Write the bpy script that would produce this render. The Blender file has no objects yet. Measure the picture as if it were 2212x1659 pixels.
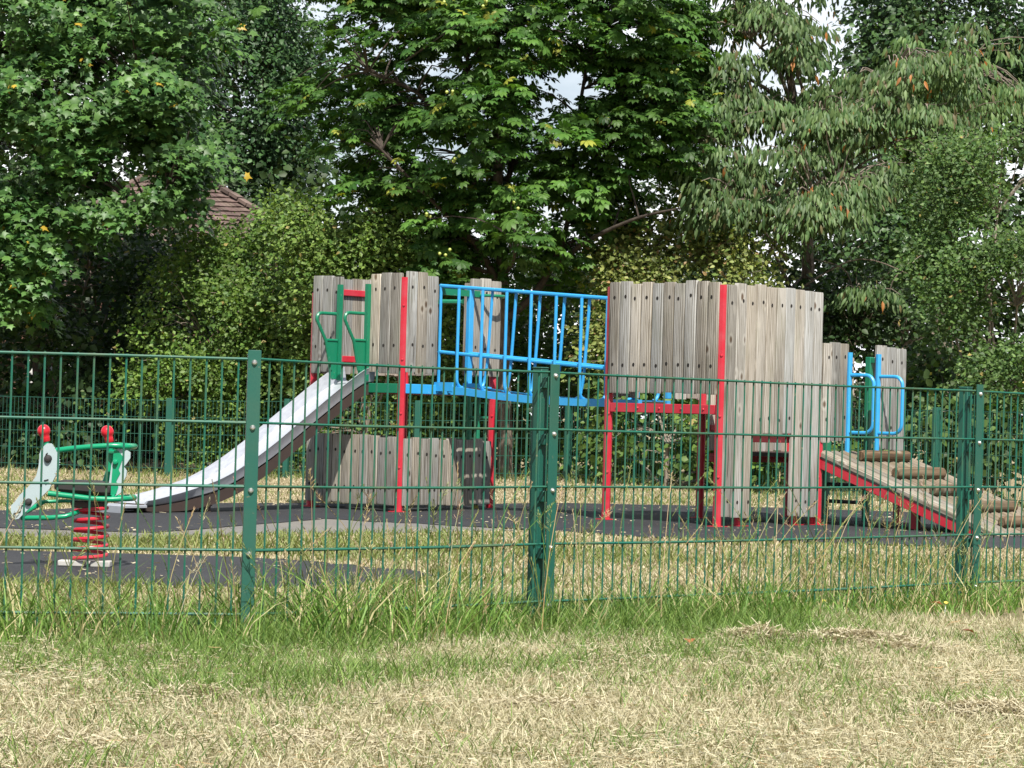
import bpy, math, random
import numpy as np
from mathutils import Vector, Matrix
R = math.radians
rng = np.random.default_rng(11); random.seed(11)
S = bpy.context.scene
C = S.collection

# ------------------------------------------------------------------ camera
CAMH, F, CX, CY = .747, 5500.0, 1106.0, 829.5
pitch = math.atan((894 - CY) / F); roll = .028
f0 = Vector((0, math.cos(pitch), math.sin(pitch))); u0 = Vector((0, -math.sin(pitch), math.cos(pitch))); r0 = Vector((1, 0, 0))
rr = r0 * math.cos(roll) + u0 * math.sin(roll); uu = u0 * math.cos(roll) - r0 * math.sin(roll)
cam_pos = Vector((0, 0, CAMH))
cd = bpy.data.cameras.new('camera'); cam = bpy.data.objects.new('camera', cd); C.objects.link(cam)
cd.sensor_width = 36; cd.lens = 36 * F / 2212; cd.clip_end = 2000; cd.clip_start = .05
m = Matrix.Identity(4)
for i, a in enumerate((rr, uu, -f0)):
    for j in range(3): m[j][i] = a[j]
m.translation = cam_pos; cam.matrix_world = m
S.camera = cam

def W(u, v, d):
    """a point measured in the photograph at distance d"""
    p = f0 + rr * ((u - CX) / F) + uu * ((CY - v) / F)
    return cam_pos + p * (d / p.y)

def ss(a, b, x):
    t = np.clip((np.asarray(x, float) - a) / (b - a), 0, 1); return t * t * (3 - 2 * t)
def g(x, y):
    return -.05 * ss(.6, -1.0, x) * ss(13, 18, y) - .05 * ss(-1.5, -4, x) * ss(20, 28, y)
def gz(x, y): return float(g(x, y))

# ------------------------------------------------------------------ helpers
class MB:
    def __init__(s): s.v = []; s.f = []; s.m = []; s.c = []; s.g = []
    def add(s, vs, fs, mi=0, col=None, gr=None):
        n = len(s.v); s.v += [tuple(x) for x in vs]
        s.f += [tuple(i + n for i in f) for f in fs]; s.m += [mi] * len(fs)
        s.c += [col or (1, 1, 1)] * len(vs)
        s.g += gr if gr else [tuple(x) for x in vs]
    def box(s, c, size, M=None, mi=0, col=None, gr=None):
        hx, hy, hz = [k / 2 for k in size]; c = Vector(c)
        vs = []
        for z in (-hz, hz):
            for x, y in ((-hx, -hy), (hx, -hy), (hx, hy), (-hx, hy)):
                p = Vector((x, y, z)); vs.append(c + (M @ p if M else p))
        s.add(vs, [(3, 2, 1, 0), (4, 5, 6, 7), (0, 1, 5, 4), (1, 2, 6, 5), (2, 3, 7, 6), (3, 0, 4, 7)], mi, col, gr)
    def bar(s, a, b, w, h, up=(0, 0, 1), mi=0, col=None):
        """a box from a to b, w wide sideways, h along up"""
        a = Vector(a); b = Vector(b); d = b - a; y = d.normalized(); x = y.cross(Vector(up)).normalized(); z = x.cross(y)
        M = Matrix((x, y, z)).transposed()
        s.box((a + b) / 2, (w, d.length, h), M, mi, col)
    def tube(s, path, r, n=8, mi=0, caps=True, col=None, up=None):
        P = [Vector(p) for p in path]; k = len(P)
        rs = r if isinstance(r, (list, tuple)) else [r] * k
        t = [(P[min(i + 1, k - 1)] - P[max(i - 1, 0)]).normalized() for i in range(k)]
        nn = Vector(up) if up else (Vector((0, 0, 1)) if abs(t[0].z) < .9 else Vector((1, 0, 0)))
        vs = []
        for i in range(k):
            nn = (nn - t[i] * nn.dot(t[i])).normalized(); bb = t[i].cross(nn)
            for j in range(n):
                a = 2 * math.pi * (j + .5) / n; vs.append(P[i] + (nn * math.cos(a) + bb * math.sin(a)) * rs[i])
        fs = [(i * n + j, i * n + (j + 1) % n, (i + 1) * n + (j + 1) % n, (i + 1) * n + j) for i in range(k - 1) for j in range(n)]
        if caps: fs += [tuple(range(n))[::-1], tuple((k - 1) * n + j for j in range(n))]
        s.add(vs, fs, mi, col)
    def prism(s, poly, ext, mi=0, col=None):
        """closed outline (3-D points) pushed along ext"""
        n = len(poly); e = Vector(ext); p = [Vector(q) for q in poly]
        s.add(p + [q + e for q in p], [tuple(range(n))[::-1], tuple(range(n, 2 * n))] + [(i, (i + 1) % n, n + (i + 1) % n, n + i) for i in range(n)], mi, col)
    def lathe(s, c, prof, axis=(0, 0, 1), n=14, mi=0):
        ax = Vector(axis).normalized(); x = ax.orthogonal().normalized(); y = ax.cross(x); c = Vector(c)
        vs = [c + ax * h + (x * math.cos(2 * math.pi * j / n) + y * math.sin(2 * math.pi * j / n)) * r for r, h in prof for j in range(n)]
        k = len(prof)
        fs = [(i * n + j, i * n + (j + 1) % n, (i + 1) * n + (j + 1) % n, (i + 1) * n + j) for i in range(k - 1) for j in range(n)]
        s.add(vs, fs, mi)
    def build(s, name, mats, parent=None, smooth=True, bevel=0, label=None):
        me = bpy.data.meshes.new(name); me.from_pydata(s.v, [], s.f); me.update()
        for mt in (mats if isinstance(mats, (list, tuple)) else [mats]): me.materials.append(mt)
        me.polygons.foreach_set('material_index', s.m)
        a = me.attributes.new('Col', 'FLOAT_COLOR', 'POINT'); a.data.foreach_set('color', np.c_[np.array(s.c, np.float32), np.ones(len(s.c), np.float32)].ravel())
        a = me.attributes.new('grain', 'FLOAT_VECTOR', 'POINT'); a.data.foreach_set('vector', np.array(s.g, np.float32).ravel())
        if smooth: me.shade_smooth(); me.set_sharp_from_angle(angle=R(38))
        o = bpy.data.objects.new(name, me); C.objects.link(o)
        if parent: o.parent = parent
        if bevel:
            b = o.modifiers.new('bevel', 'BEVEL'); b.width = bevel; b.segments = 2; b.limit_method = 'ANGLE'; b.angle_limit = R(50)
        if label: o['label'] = label
        return o

def tag(o, label, cat, group=None, kind=None):
    o['label'] = label; o['category'] = cat
    if group: o['group'] = group
    if kind: o['kind'] = kind
    return o
def empty(name, loc=(0, 0, 0), rz=0, parent=None):
    o = bpy.data.objects.new(name, None); C.objects.link(o); o.location = loc; o.rotation_euler = (0, 0, rz); o.empty_display_size = .1
    if parent: o.parent = parent
    return o

def fast_mesh(name, verts, faces_list, cols, mat, parent=None, smooth=False):
    """verts (n,k,3) copies of one template; faces_list: template faces; cols (n,3)"""
    n, k, _ = verts.shape
    me = bpy.data.meshes.new(name)
    me.vertices.add(n * k); me.vertices.foreach_set('co', verts.astype(np.float32).ravel())
    off = (np.arange(n) * k)[:, None]
    idx = np.concatenate([np.array(f) for f in faces_list])
    sizes = np.array([len(f) for f in faces_list])
    loops = (off + idx[None, :]).ravel()
    me.loops.add(len(loops)); me.loops.foreach_set('vertex_index', loops.astype(np.int32))
    tot = np.tile(sizes, n); start = np.concatenate([[0], np.cumsum(tot)[:-1]])
    me.polygons.add(len(tot)); me.polygons.foreach_set('loop_start', start.astype(np.int32))
    me.update(calc_edges=True)
    a = me.attributes.new('Col', 'FLOAT_COLOR', 'POINT')
    cc = np.ones((n, k, 4), np.float32); cc[:, :, :3] = cols[:, None, :]
    a.data.foreach_set('color', cc.ravel())
    me.materials.append(mat)
    if smooth: me.shade_smooth()
    o = bpy.data.objects.new(name, me); C.objects.link(o)
    if parent: o.parent = parent
    return o

# ------------------------------------------------------------------ materials
def newmat(name):
    mt = bpy.data.materials.new(name); mt.use_nodes = True; nt = mt.node_tree; b = nt.nodes['Principled BSDF']
    return mt, nt, b
def N(nt, t, **kw):
    n = nt.nodes.new(t)
    for k, v in kw.items():
        if k in n.inputs: n.inputs[k].default_value = v
        else: setattr(n, k, v)
    return n
def L(nt, a, b): nt.links.new(a, b)
def mixc(nt, fac, a, b, blend='MIX'):
    n = nt.nodes.new('ShaderNodeMix'); n.data_type = 'RGBA'; n.blend_type = blend
    for sock, val in ((n.inputs[0], fac), (n.inputs[6], a), (n.inputs[7], b)):
        if hasattr(val, 'is_linked'): L(nt, val, sock)
        else: sock.default_value = val if not isinstance(val, tuple) else (*val, 1)
    return n.outputs[2]
def ramp(nt, fac, stops):
    n = nt.nodes.new('ShaderNodeValToRGB'); L(nt, fac, n.inputs[0]); e = n.color_ramp.elements
    while len(e) < len(stops): e.new(.5)
    for q, (p, c) in zip(e, stops): q.position = p; q.color = (*c, 1) if isinstance(c, tuple) else (c, c, c, 1)
    return n.outputs[0]
def noise(nt, vec, scale, detail=4, rough=.6):
    n = N(nt, 'ShaderNodeTexNoise', Scale=scale, Detail=detail, Roughness=rough)
    if vec is not None: L(nt, vec, n.inputs['Vector'])
    return n.outputs['Fac']
def bump(nt, b, h, strength=.3, dist=.01):
    n = N(nt, 'ShaderNodeBump', Strength=strength, Distance=dist); L(nt, h, n.inputs['Height']); L(nt, n.outputs[0], b.inputs['Normal'])
def objc(nt): return nt.nodes.new('ShaderNodeTexCoord').outputs['Object']
def mapped(nt, vec, sc):
    n = nt.nodes.new('ShaderNodeMapping'); n.inputs['Scale'].default_value = sc; L(nt, vec, n.inputs['Vector']); return n.outputs[0]

def paint(name, col, wear, rough=.38, amount=.5, scale=7, spec=.5, chips=None):
    mt, nt, b = newmat(name); oc = objc(nt)
    n1 = ramp(nt, noise(nt, oc, scale, 6), [(.42, 0.), (.72, 1.)])
    mul = N(nt, 'ShaderNodeMath', operation='MULTIPLY'); L(nt, n1, mul.inputs[0]); mul.inputs[1].default_value = amount
    c = mixc(nt, mul.outputs[0], col, wear)
    if chips:
        n2 = ramp(nt, noise(nt, oc, 38, 4), [(.68, 0.), (.72, 1.)]); c = mixc(nt, n2, c, chips)
    L(nt, c, b.inputs['Base Color']); b.inputs['Roughness'].default_value = rough; b.inputs['Specular IOR Level'].default_value = spec
    bump(nt, b, noise(nt, oc, 90, 3), .12, .002)
    return mt
M = {}
M['red'] = paint('red_paint', (.48, .018, .036), (.46, .085, .10), chips=(.30, .03, .03))
M['blue'] = paint('blue_paint', (.030, .32, .66), (.07, .38, .68), chips=(.25, .40, .55))
M['green'] = paint('green_paint', (.006, .17, .085), (.02, .20, .11), chips=(.1, .25, .16))
M['bright_green'] = paint('bright_green_paint', (.004, .25, .115), (.01, .29, .15), rough=.28)
M['fence'] = paint('fence_green', (.014, .118, .080), (.085, .12, .058), rough=.55, amount=.8, scale=9, spec=.3, chips=(.16, .19, .12))
M['fence_post'] = paint('fence_post_green', (.009, .092, .066), (.04, .10, .062), rough=.5, amount=.6, scale=5, chips=(.11, .14, .09))
M['far_fence'] = paint('far_fence_green', (.010, .080, .056), (.03, .09, .05), rough=.5, amount=.5, scale=3)
M['black'] = paint('black_rubber', (.022, .020, .019), (.04, .036, .032), rough=.6)
M['brown_metal'] = paint('brown_metal', (.050, .034, .028), (.03, .022, .018), rough=.55)
M['panel'] = paint('pale_panel', (.37, .45, .46), (.31, .38, .38), rough=.5, amount=.5, chips=(.30, .28, .22))
M['ballred'] = paint('ball_red', (.56, .014, .026), (.42, .02, .03), rough=.3, chips=(.1, .02, .02))
M['concrete'] = paint('concrete', (.42, .41, .38), (.25, .24, .22), rough=.9, scale=14)
M['bolt'] = paint('bolt_metal', (.62, .61, .58), (.4, .39, .36), rough=.3); M['bolt'].node_tree.nodes['Principled BSDF'].inputs['Metallic'].default_value = .85
M['hole'] = paint('bolt_hole', (.012, .010, .008), (.02, .015, .01), rough=.9)
M['yellow'] = paint('yellow_cap', (.6, .5, .08), (.5, .4, .06))
def steel():
    mt, nt, b = newmat('stainless_steel'); oc = objc(nt)
    n = noise(nt, mapped(nt, oc, (30, 2, 2)), 6, 5)
    c = ramp(nt, n, [(.3, (.48, .50, .54)), (.75, (.60, .62, .66))]); L(nt, c, b.inputs['Base Color'])
    b.inputs['Metallic'].default_value = .55; L(nt, ramp(nt, n, [(.2, .34), (.8, .5)]), b.inputs['Roughness'])
    return mt
M['steel'] = steel()

def wood(name, stops, knots=True):
    mt, nt, b = newmat(name)
    at = N(nt, 'ShaderNodeAttribute', attribute_name='grain'); v = at.outputs['Vector']
    big = noise(nt, mapped(nt, v, (7, 7, 1.1)), 1.0, 3, .5)
    # wandering growth rings
    wv = N(nt, 'ShaderNodeTexWave', Scale=9.0, Distortion=7.0, Detail=3.0); wv.inputs['Detail Scale'].default_value = .9
    L(nt, mapped(nt, v, (2.2, 2.2, .16)), wv.inputs['Vector'])
    fine = noise(nt, mapped(nt, v, (150, 150, 5)), 1.0, 5, .65)
    mx = N(nt, 'ShaderNodeMath', operation='MULTIPLY_ADD'); L(nt, wv.outputs['Fac'], mx.inputs[0]); mx.inputs[1].default_value = .22
    sm = N(nt, 'ShaderNodeMath', operation='MULTIPLY_ADD'); L(nt, fine, sm.inputs[0]); sm.inputs[1].default_value = .50; L(nt, mx.outputs[0], sm.inputs[2])
    h2 = N(nt, 'ShaderNodeMath', operation='MULTIPLY'); L(nt, big, h2.inputs[0]); h2.inputs[1].default_value = .45; L(nt, h2.outputs[0], mx.inputs[2])
    c = ramp(nt, sm.outputs[0], stops)
    if knots:
        vo = N(nt, 'ShaderNodeTexVoronoi', Scale=1.0); L(nt, mapped(nt, v, (8, 8, 4.6)), vo.inputs['Vector'])
        sel = ramp(nt, vo.outputs['Color'], [(.52, 0.), (.56, 1.)])
        def msk(st):
            q_ = N(nt, 'ShaderNodeMath', operation='MULTIPLY'); L(nt, ramp(nt, vo.outputs['Distance'], st), q_.inputs[0]); L(nt, sel, q_.inputs[1]); return q_.outputs[0]
        c = mixc(nt, msk([(.07, 1.), (.14, 0.)]), c, (.11, .075, .05)); c = mixc(nt, msk([(.12, 0.), (.17, .55), (.27, 0.)]), c, (.46, .43, .37))
    gm = ramp(nt, noise(nt, mapped(nt, v, (5, 5, 2)), 1.3, 4), [(.52, 0.), (.78, .5)]); c = mixc(nt, gm, c, (.23, .235, .165))
    st_ = ramp(nt, noise(nt, mapped(nt, v, (26, 26, 1.6)), 1.0, 5, .7), [(.56, 0.), (.74, .7)]); c = mixc(nt, st_, c, (.125, .10, .07))
    cr_ = ramp(nt, noise(nt, mapped(nt, v, (70, 70, 1.2)), 1.0, 2), [(.66, 0.), (.69, .85)]); c = mixc(nt, cr_, c, (.06, .05, .04))
    col = N(nt, 'ShaderNodeAttribute', attribute_name='Col'); c = mixc(nt, 1.0, c, col.outputs['Color'], 'MULTIPLY')
    L(nt, c, b.inputs['Base Color']); b.inputs['Roughness'].default_value = .85; b.inputs['Specular IOR Level'].default_value = .2
    bump(nt, b, sm.outputs[0], .55, .006)
    return mt
M['wood'] = wood('weathered_wood', [(.36, (.07, .058, .044)), (.50, (.23, .208, .172)), (.63, (.37, .345, .302)), (.82, (.53, .51, .47))])
M['ramp_wood'] = wood('ramp_wood', [(.34, (.09, .068, .045)), (.52, (.205, .165, .12)), (.66, (.28, .235, .18)), (.85, (.36, .32, .26))])
M['log'] = wood('log_wood', [(.34, (.06, .038, .022)), (.55, (.135, .088, .052)), (.7, (.19, .13, .08)), (.85, (.25, .18, .115))])

def foliage(name, transl=.24, rough=.5, spec=.28, tcol=(1.5, 1.7, .5)):
    mt, nt, b = newmat(name)
    at = N(nt, 'ShaderNodeAttribute', attribute_name='Col')
    L(nt, at.outputs['Color'], b.inputs['Base Color']); b.inputs['Roughness'].default_value = rough; b.inputs['Specular IOR Level'].default_value = spec
    tr = nt.nodes.new('ShaderNodeBsdfTranslucent'); L(nt, mixc(nt, 1.0, at.outputs['Color'], tcol, 'MULTIPLY'), tr.inputs['Color'])
    mx = nt.nodes.new('ShaderNodeMixShader'); mx.inputs[0].default_value = transl
    L(nt, b.outputs[0], mx.inputs[1]); L(nt, tr.outputs[0], mx.inputs[2]); L(nt, mx.outputs[0], nt.nodes['Material Output'].inputs[0])
    return mt
M['leaf'] = foliage('broad_leaf'); M['leaf_gloss'] = foliage('glossy_leaf', .18, .45, .34)
M['grass'] = foliage('grass_blade', .22, .55, .3, (1.3, 1.4, .7)); M['straw'] = foliage('straw', .22, .7, .2, (1.15, 1.05, .8))
def bark():
    mt, nt, b = newmat('bark'); oc = objc(nt)
    n = noise(nt, mapped(nt, oc, (22, 22, 5)), 1, 6, .7); n2 = noise(nt, oc, 3, 3)
    c = ramp(nt, n, [(.35, (.05, .035, .025)), (.6, (.20, .155, .12)), (.8, (.32, .27, .22))])
    L(nt, mixc(nt, ramp(nt, n2, [(.5, 0.), (.75, .5)]), c, (.22, .23, .16)), b.inputs['Base Color']); b.inputs['Roughness'].default_value = .9
    bump(nt, b, n, .8, .03); return mt
M['bark'] = bark()
def dbark():
    mt, nt, b = newmat('dark_bark'); n = noise(nt, objc(nt), 14, 5); L(nt, ramp(nt, n, [(.3, (.022, .016, .012)), (.75, (.085, .065, .05))]), b.inputs['Base Color']); b.inputs['Roughness'].default_value = .9; bump(nt, b, n, .6, .02); return mt
M['dark_bark'] = dbark()
def twigmat():
    mt, nt, b = newmat('twig_bark'); b.inputs['Base Color'].default_value = (.23, .19, .15, 1); b.inputs['Roughness'].default_value = .85; return mt
M['twig'] = twigmat()
def ground_mat():
    mt, nt, b = newmat('dry_lawn'); oc = objc(nt)
    f = noise(nt, oc, 60, 6, .75); md = noise(nt, oc, 5, 5, .6); bg = noise(nt, oc, .55, 4, .6)
    dry = ramp(nt, f, [(.3, (.19, .15, .085)), (.5, (.36, .295, .175)), (.72, (.50, .43, .285))])
    grn = ramp(nt, f, [(.3, (.07, .09, .025)), (.7, (.19, .21, .07))])
    sm = N(nt, 'ShaderNodeMath', operation='MULTIPLY_ADD'); L(nt, md, sm.inputs[0]); sm.inputs[1].default_value = .5
    h = N(nt, 'ShaderNodeMath', operation='MULTIPLY'); L(nt, bg, h.inputs[0]); h.inputs[1].default_value = .5; L(nt, h.outputs[0], sm.inputs[2])
    k = ramp(nt, sm.outputs[0], [(.52, 0.), (.64, .45)])
    L(nt, mixc(nt, k, dry, grn), b.inputs['Base Color']); b.inputs['Roughness'].default_value = .95; b.inputs['Specular IOR Level'].default_value = .1
    bump(nt, b, f, .9, .03); return mt
M['ground'] = ground_mat()
def rubber():
    mt, nt, b = newmat('wet_pour_rubber'); oc = objc(nt)
    f = noise(nt, oc, 140, 4, .7); p = noise(nt, oc, 1.4, 5, .6)
    c = ramp(nt, f, [(.3, (.009, .0092, .0105)), (.6, (.021, .0218, .0255)), (.78, (.052, .053, .058))])
    c = mixc(nt, ramp(nt, p, [(.45, 0.), (.8, .5)]), c, (.040, .040, .042))
    sp = ramp(nt, noise(nt, mapped(nt, oc, (1, 2, 1)), 55, 2), [(.74, 0.), (.77, 1.)]); c = mixc(nt, sp, c, (.26, .23, .17))
    L(nt, c, b.inputs['Base Color']); b.inputs['Roughness'].default_value = .8; bump(nt, b, f, .5, .006); return mt
M['rubber'] = rubber()
def tarmac():
    mt, nt, b = newmat('tarmac'); oc = objc(nt)
    f = noise(nt, oc, 110, 5, .75); p = noise(nt, oc, 1.1, 5, .6)
    c = ramp(nt, f, [(.3, (.085, .08, .072)), (.55, (.17, .16, .145)), (.8, (.29, .28, .255))])
    c = mixc(nt, ramp(nt, p, [(.4, 0.), (.75, .5)]), c, (.22, .20, .155))
    L(nt, c, b.inputs['Base Color']); b.inputs['Roughness'].default_value = .9; bump(nt, b, f, .5, .006); return mt
M['tarmac'] = tarmac()
def roofmat():
    mt, nt, b = newmat('roof_tiles'); at = N(nt, 'ShaderNodeAttribute', attribute_name='Col')
    n = noise(nt, objc(nt), 3, 6); c = ramp(nt, n, [(.3, (.075, .05, .04)), (.7, (.16, .115, .095))])
    L(nt, mixc(nt, 1.0, c, at.outputs['Color'], 'MULTIPLY'), b.inputs['Base Color']); b.inputs['Roughness'].default_value = .9; return mt
M['roof'] = roofmat(); M['brick'] = paint('house_brick', (.16, .085, .06), (.11, .07, .055), rough=.9)
M['glass'] = paint('window_glass', (.03, .04, .05), (.02, .03, .04), rough=.08); M['white'] = paint('white_frame', (.7, .7, .68), (.6, .6, .58))

# ------------------------------------------------------------------ light and sky
AZ, EL = R(13), R(54)
sd = Vector((math.sin(AZ) * math.cos(EL), -math.cos(AZ) * math.cos(EL), math.sin(EL)))
sl = bpy.data.lights.new('sun', 'SUN'); sl.energy = 5.0; sl.angle = R(.53); sl.color = (1, .955, .88)
so = bpy.data.objects.new('sun', sl); C.objects.link(so); so.rotation_euler = sd.to_track_quat('Z', 'Y').to_euler(); so.location = (0, -10, 20)
w = bpy.data.worlds.new('World'); S.world = w; w.use_nodes = True; nt = w.node_tree
bg = nt.nodes['Background']; sky = N(nt, 'ShaderNodeTexSky', sky_type='NISHITA'); sky.sun_disc = False
sky.sun_elevation = EL; sky.sun_rotation = math.atan2(sd.x, sd.y); sky.dust_density = 1.5
tc = nt.nodes.new('ShaderNodeTexCoord')
cl = ramp(nt, noise(nt, mapped(nt, tc.outputs['Generated'], (1, 1, 2.2)), 2.6, 7, .55), [(.33, 0.), (.50, 1.)])
sp_ = nt.nodes.new('ShaderNodeSeparateXYZ'); L(nt, tc.outputs['Generated'], sp_.inputs[0])
north = ramp(nt, sp_.outputs['Y'], [(.45, .12), (.85, 1.)]); cm_ = N(nt, 'ShaderNodeMath', operation='MULTIPLY'); L(nt, cl, cm_.inputs[0]); L(nt, north, cm_.inputs[1])
L(nt, mixc(nt, cm_.outputs[0], sky.outputs[0], (13, 13.2, 13.5)), bg.inputs['Color']); bg.inputs['Strength'].default_value = .075
S.view_settings.view_transform = 'Standard'; S.view_settings.look = 'None'; S.view_settings.exposure = .62; S.view_settings.gamma = 1
S.cycles.use_denoising = True
S.cycles.max_bounces = 6; S.cycles.diffuse_bounces = 3; S.cycles.transmission_bounces = 3; S.cycles.transparent_max_bounces = 4

# ------------------------------------------------------------------ ground, play surfaces
def sheet(name, poly, off, mat, step, kind='structure'):
    import bmesh
    bm = bmesh.new(); bm.faces.new([bm.verts.new((x, y, 0)) for x, y in poly])
    xs = [p[0] for p in poly]; ys = [p[1] for p in poly]
    for ax, lo, hi in ((0, min(xs), max(xs)), (1, min(ys), max(ys))):
        k = math.floor(lo / step) * step + step
        while k < hi:
            co = [0, 0, 0]; co[ax] = k; no = [0, 0, 0]; no[ax] = 1
            bmesh.ops.bisect_plane(bm, geom=bm.verts[:] + bm.edges[:] + bm.faces[:], plane_co=co, plane_no=no); k += step
    for v in bm.verts: v.co.z = gz(v.co.x, v.co.y) + off
    me = bpy.data.meshes.new(name); bm.to_mesh(me); bm.free(); me.shade_smooth(); me.materials.append(mat)
    o = bpy.data.objects.new(name, me); C.objects.link(o); o['kind'] = kind; return o
def grid_ground():
    xs = np.concatenate([[-900, -300, -100, -40, -20], np.arange(-10, 10.01, .25), [20, 40, 100, 300, 900]])
    ys = np.concatenate([[-300, -60, -10], np.arange(0, 36.01, .25), [45, 60, 100, 300, 1200]])
    X, Y = np.meshgrid(xs, ys); Z = g(X, Y); nx = len(xs)
    vs = np.stack([X, Y, Z], -1).reshape(-1, 3)
    fs = [(j * nx + i, j * nx + i + 1, (j + 1) * nx + i + 1, (j + 1) * nx + i) for j in range(len(ys) - 1) for i in range(nx - 1)]
    me = bpy.data.meshes.new('ground'); me.from_pydata(vs.tolist(), [], fs); me.shade_smooth(); me.materials.append(M['ground'])
    o = bpy.data.objects.new('ground', me); C.objects.link(o); return o
tag(grid_ground(), 'dry mown lawn with greener patches around the playground', 'ground', kind='structure')
def G(u, v):
    """where the sight line through a photo point meets the ground"""
    d = 15.0
    for _ in range(30):
        p = W(u, v, d); z = gz(p.x, p.y); d *= (CAMH - z) / max(CAMH - p.z, .01)
    p = W(u, v, d); return (p.x, p.y)
def wob(poly, amp=.05, n=7):
    out = []
    for i in range(len(poly)):
        a = poly[i]; b = poly[(i + 1) % len(poly)]
        for k in range(n):
            t = k / n; j = random.uniform(-amp, amp) if k else 0
            out.append((a[0] + (b[0] - a[0]) * t + j * .5, a[1] + (b[1] - a[1]) * t + j))
    return out
black1 = wob([(-7, 15.4), G(330, 1153), G(560, 1134), G(700, 1122), G(900, 1132), G(1150, 1147), G(1400, 1163), G(1800, 1175), (5.5, 15.6), (5.2, 19.6), (4.0, 21.4), (2.4, 21.9), (.2, 21.5), (-1.6, 21.3), (-2.7, 20.4), (-3.4, 18.4), (-4.6, 17.2), (-7, 16.6)], .05)
grey = wob([(-7, 14.3), G(250, 1166), G(560, 1156), G(800, 1153), G(1000, 1149), G(1130, 1146.5), G(900, 1131), G(700, 1121), G(560, 1133), G(330, 1152), (-7, 15.42)], .03)
grey2 = wob([(-7, 16.6), (-4.6, 17.2), (-3.9, 18.9), (-5.0, 19.6), (-7, 19.4)], .04)
black2 = wob([(-5, 10.36), (-1.6, 10.36), (-1.0, 10.4), G(760, 1268), G(900, 1256), G(945, 1246), G(900, 1236), G(700, 1217), G(540, 1205), (-1.3, 12.55), (-5, 12.6)], .04)
tag(sheet('rubber_surface', black1, .008, M['rubber'], .5), 'black rubber safety surface under the climbing frame', 'safety surface', kind='structure')
tag(sheet('tarmac_path', grey, .004, M['tarmac'], .5), 'grey tarmac strip in front of the black rubber surface', 'path', kind='structure')
tag(sheet('tarmac_apron', grey2, .004, M['tarmac'], .5), 'grey tarmac area behind the spring rider', 'path', kind='structure')
tag(sheet('rubber_pad', black2, .006, M['rubber'], .5), 'small black rubber pad under the spring rider', 'safety surface', kind='structure')

# ------------------------------------------------------------------ climbing frame
F1 = Vector((-.856, 19.78, -.045)); ANG = math.atan2(-.688, .725)
frame = tag(empty('climbing_frame', F1, ANG), 'wooden climbing frame with steel slide, blue bridge and log ramp', 'climbing frame')
a2 = 3.166; Z0 = .045          # Z0: the frame's origin lies this much below the level ground
def cv():   # per-plank tint
    k = random.choice((random.uniform(.66, .9), random.uniform(.88, 1.18))); t = random.uniform(-.07, .055); return (k * (1 + t), k, k * (1 - t * 1.3))
def plank(mb, p0, ac, out, w_, z0, z1, t=.032, holes=(), hz=.011, skew=0):
    p0 = Vector(p0); ac = Vector(ac); out = Vector(out); h = w_ / 2
    prof = [(-h, 0), (-h, t * .7), (-h * .9, t * .92), (-h * .55, t), (h * .55, t), (h * .9, t * .92), (h, t * .7), (h, 0)]
    o = (random.uniform(0, 40), random.uniform(0, 40), random.uniform(0, 40)); vs = []; gr = []
    zs = (z0, z0 + .012, z1 - .012, z1)
    for i, z in enumerate(zs):
        sc = .93 if i in (0, 3) else 1
        for x, y in prof:
            p = p0 + ac * (x * sc + skew * (z - z0)) + out * (y * (sc if y > 0 else 1)); vs.append((p.x, p.y, z)); gr.append((x + o[0], y + o[1], z + o[2]))
    n = 8; fs = [(i * n + j, i * n + (j + 1) % n, (i + 1) * n + (j + 1) % n, (i + 1) * n + j) for i in range(3) for j in range(n)]
    fs += [tuple(range(n))[::-1], tuple(3 * n + j for j in range(n))]
    mb.add(vs, fs, 0, cv(), gr)
    for z in holes:
        z += random.uniform(-.008, .008); c = p0 + out * (t + .0015) + ac * (random.uniform(-.01, .01)); c.z = z
        mb.add([c + ac * (math.cos(q * math.pi / 4) * hz) + Vector((0, 0, math.sin(q * math.pi / 4) * hz * 1.25)) for q in range(8)], [tuple(range(8))], 1)
def panel(parent, p0, p1, out, n, z0, z1, hz=(.12, .14), name='plank_panel', z0s=None, z1s=None, skip_holes=(), flip=False):
    p0 = Vector(p0); p1 = Vector(p1); d = p1 - p0; w_ = d.length / n; ac = d.normalized(); mb = MB()
    for i in range(n):
        a = z0s[i] if z0s else z0; b = z1s[i] if z1s else z1
        b += random.uniform(-.012, .014); a += random.uniform(-.008, .008)
        plank(mb, p0 + ac * (w_ * (i + .5)), ac, out, w_ * .965, a, b, holes=(b - hz[0], a + hz[1]), t=random.uniform(.029, .036), skew=random.uniform(-.003, .003))
    return mb.build(name, [M['wood'], M['hole']], parent)
def post(parent, a, b, z0, z1, r=.031, mat='red', n=8, bolts=True, name='post'):
    mb = MB(); mb.tube([(a, b, z0), (a, b, z1)], r, n, up=(math.cos(R(22.5)), math.sin(R(22.5)), 0))
    mb.box((a, b, z0 + .006), (.11, .11, .012))
    if bolts:
        v = Vector((.688, -.725, 0)).normalized()  # towards the open lawn
        for z in np.arange(z0 + .35, z1 - .1, .42): mb.lathe(Vector((a, b, z)) + v * (r * .9), [(0, .010), (.007, .009), (.010, .002), (.011, 0)], v, 8, 0)
    return mb.build(name, M[mat], parent, bevel=0)
def rail(parent, a, b, w_=.04, h=.055, mat='red', name='rail'):
    mb = MB(); mb.bar(a, b, w_, h); return mb.build(name, M[mat], parent, smooth=False, bevel=.004)
def arc(c, r, a0, a1, ex, ey, n=6):
    c = Vector(c); return [c + Vector(ex) * (r * math.cos(a0 + (a1 - a0) * i / n)) + Vector(ey) * (r * math.sin(a0 + (a1 - a0) * i / n)) for i in range(n + 1)]

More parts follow.
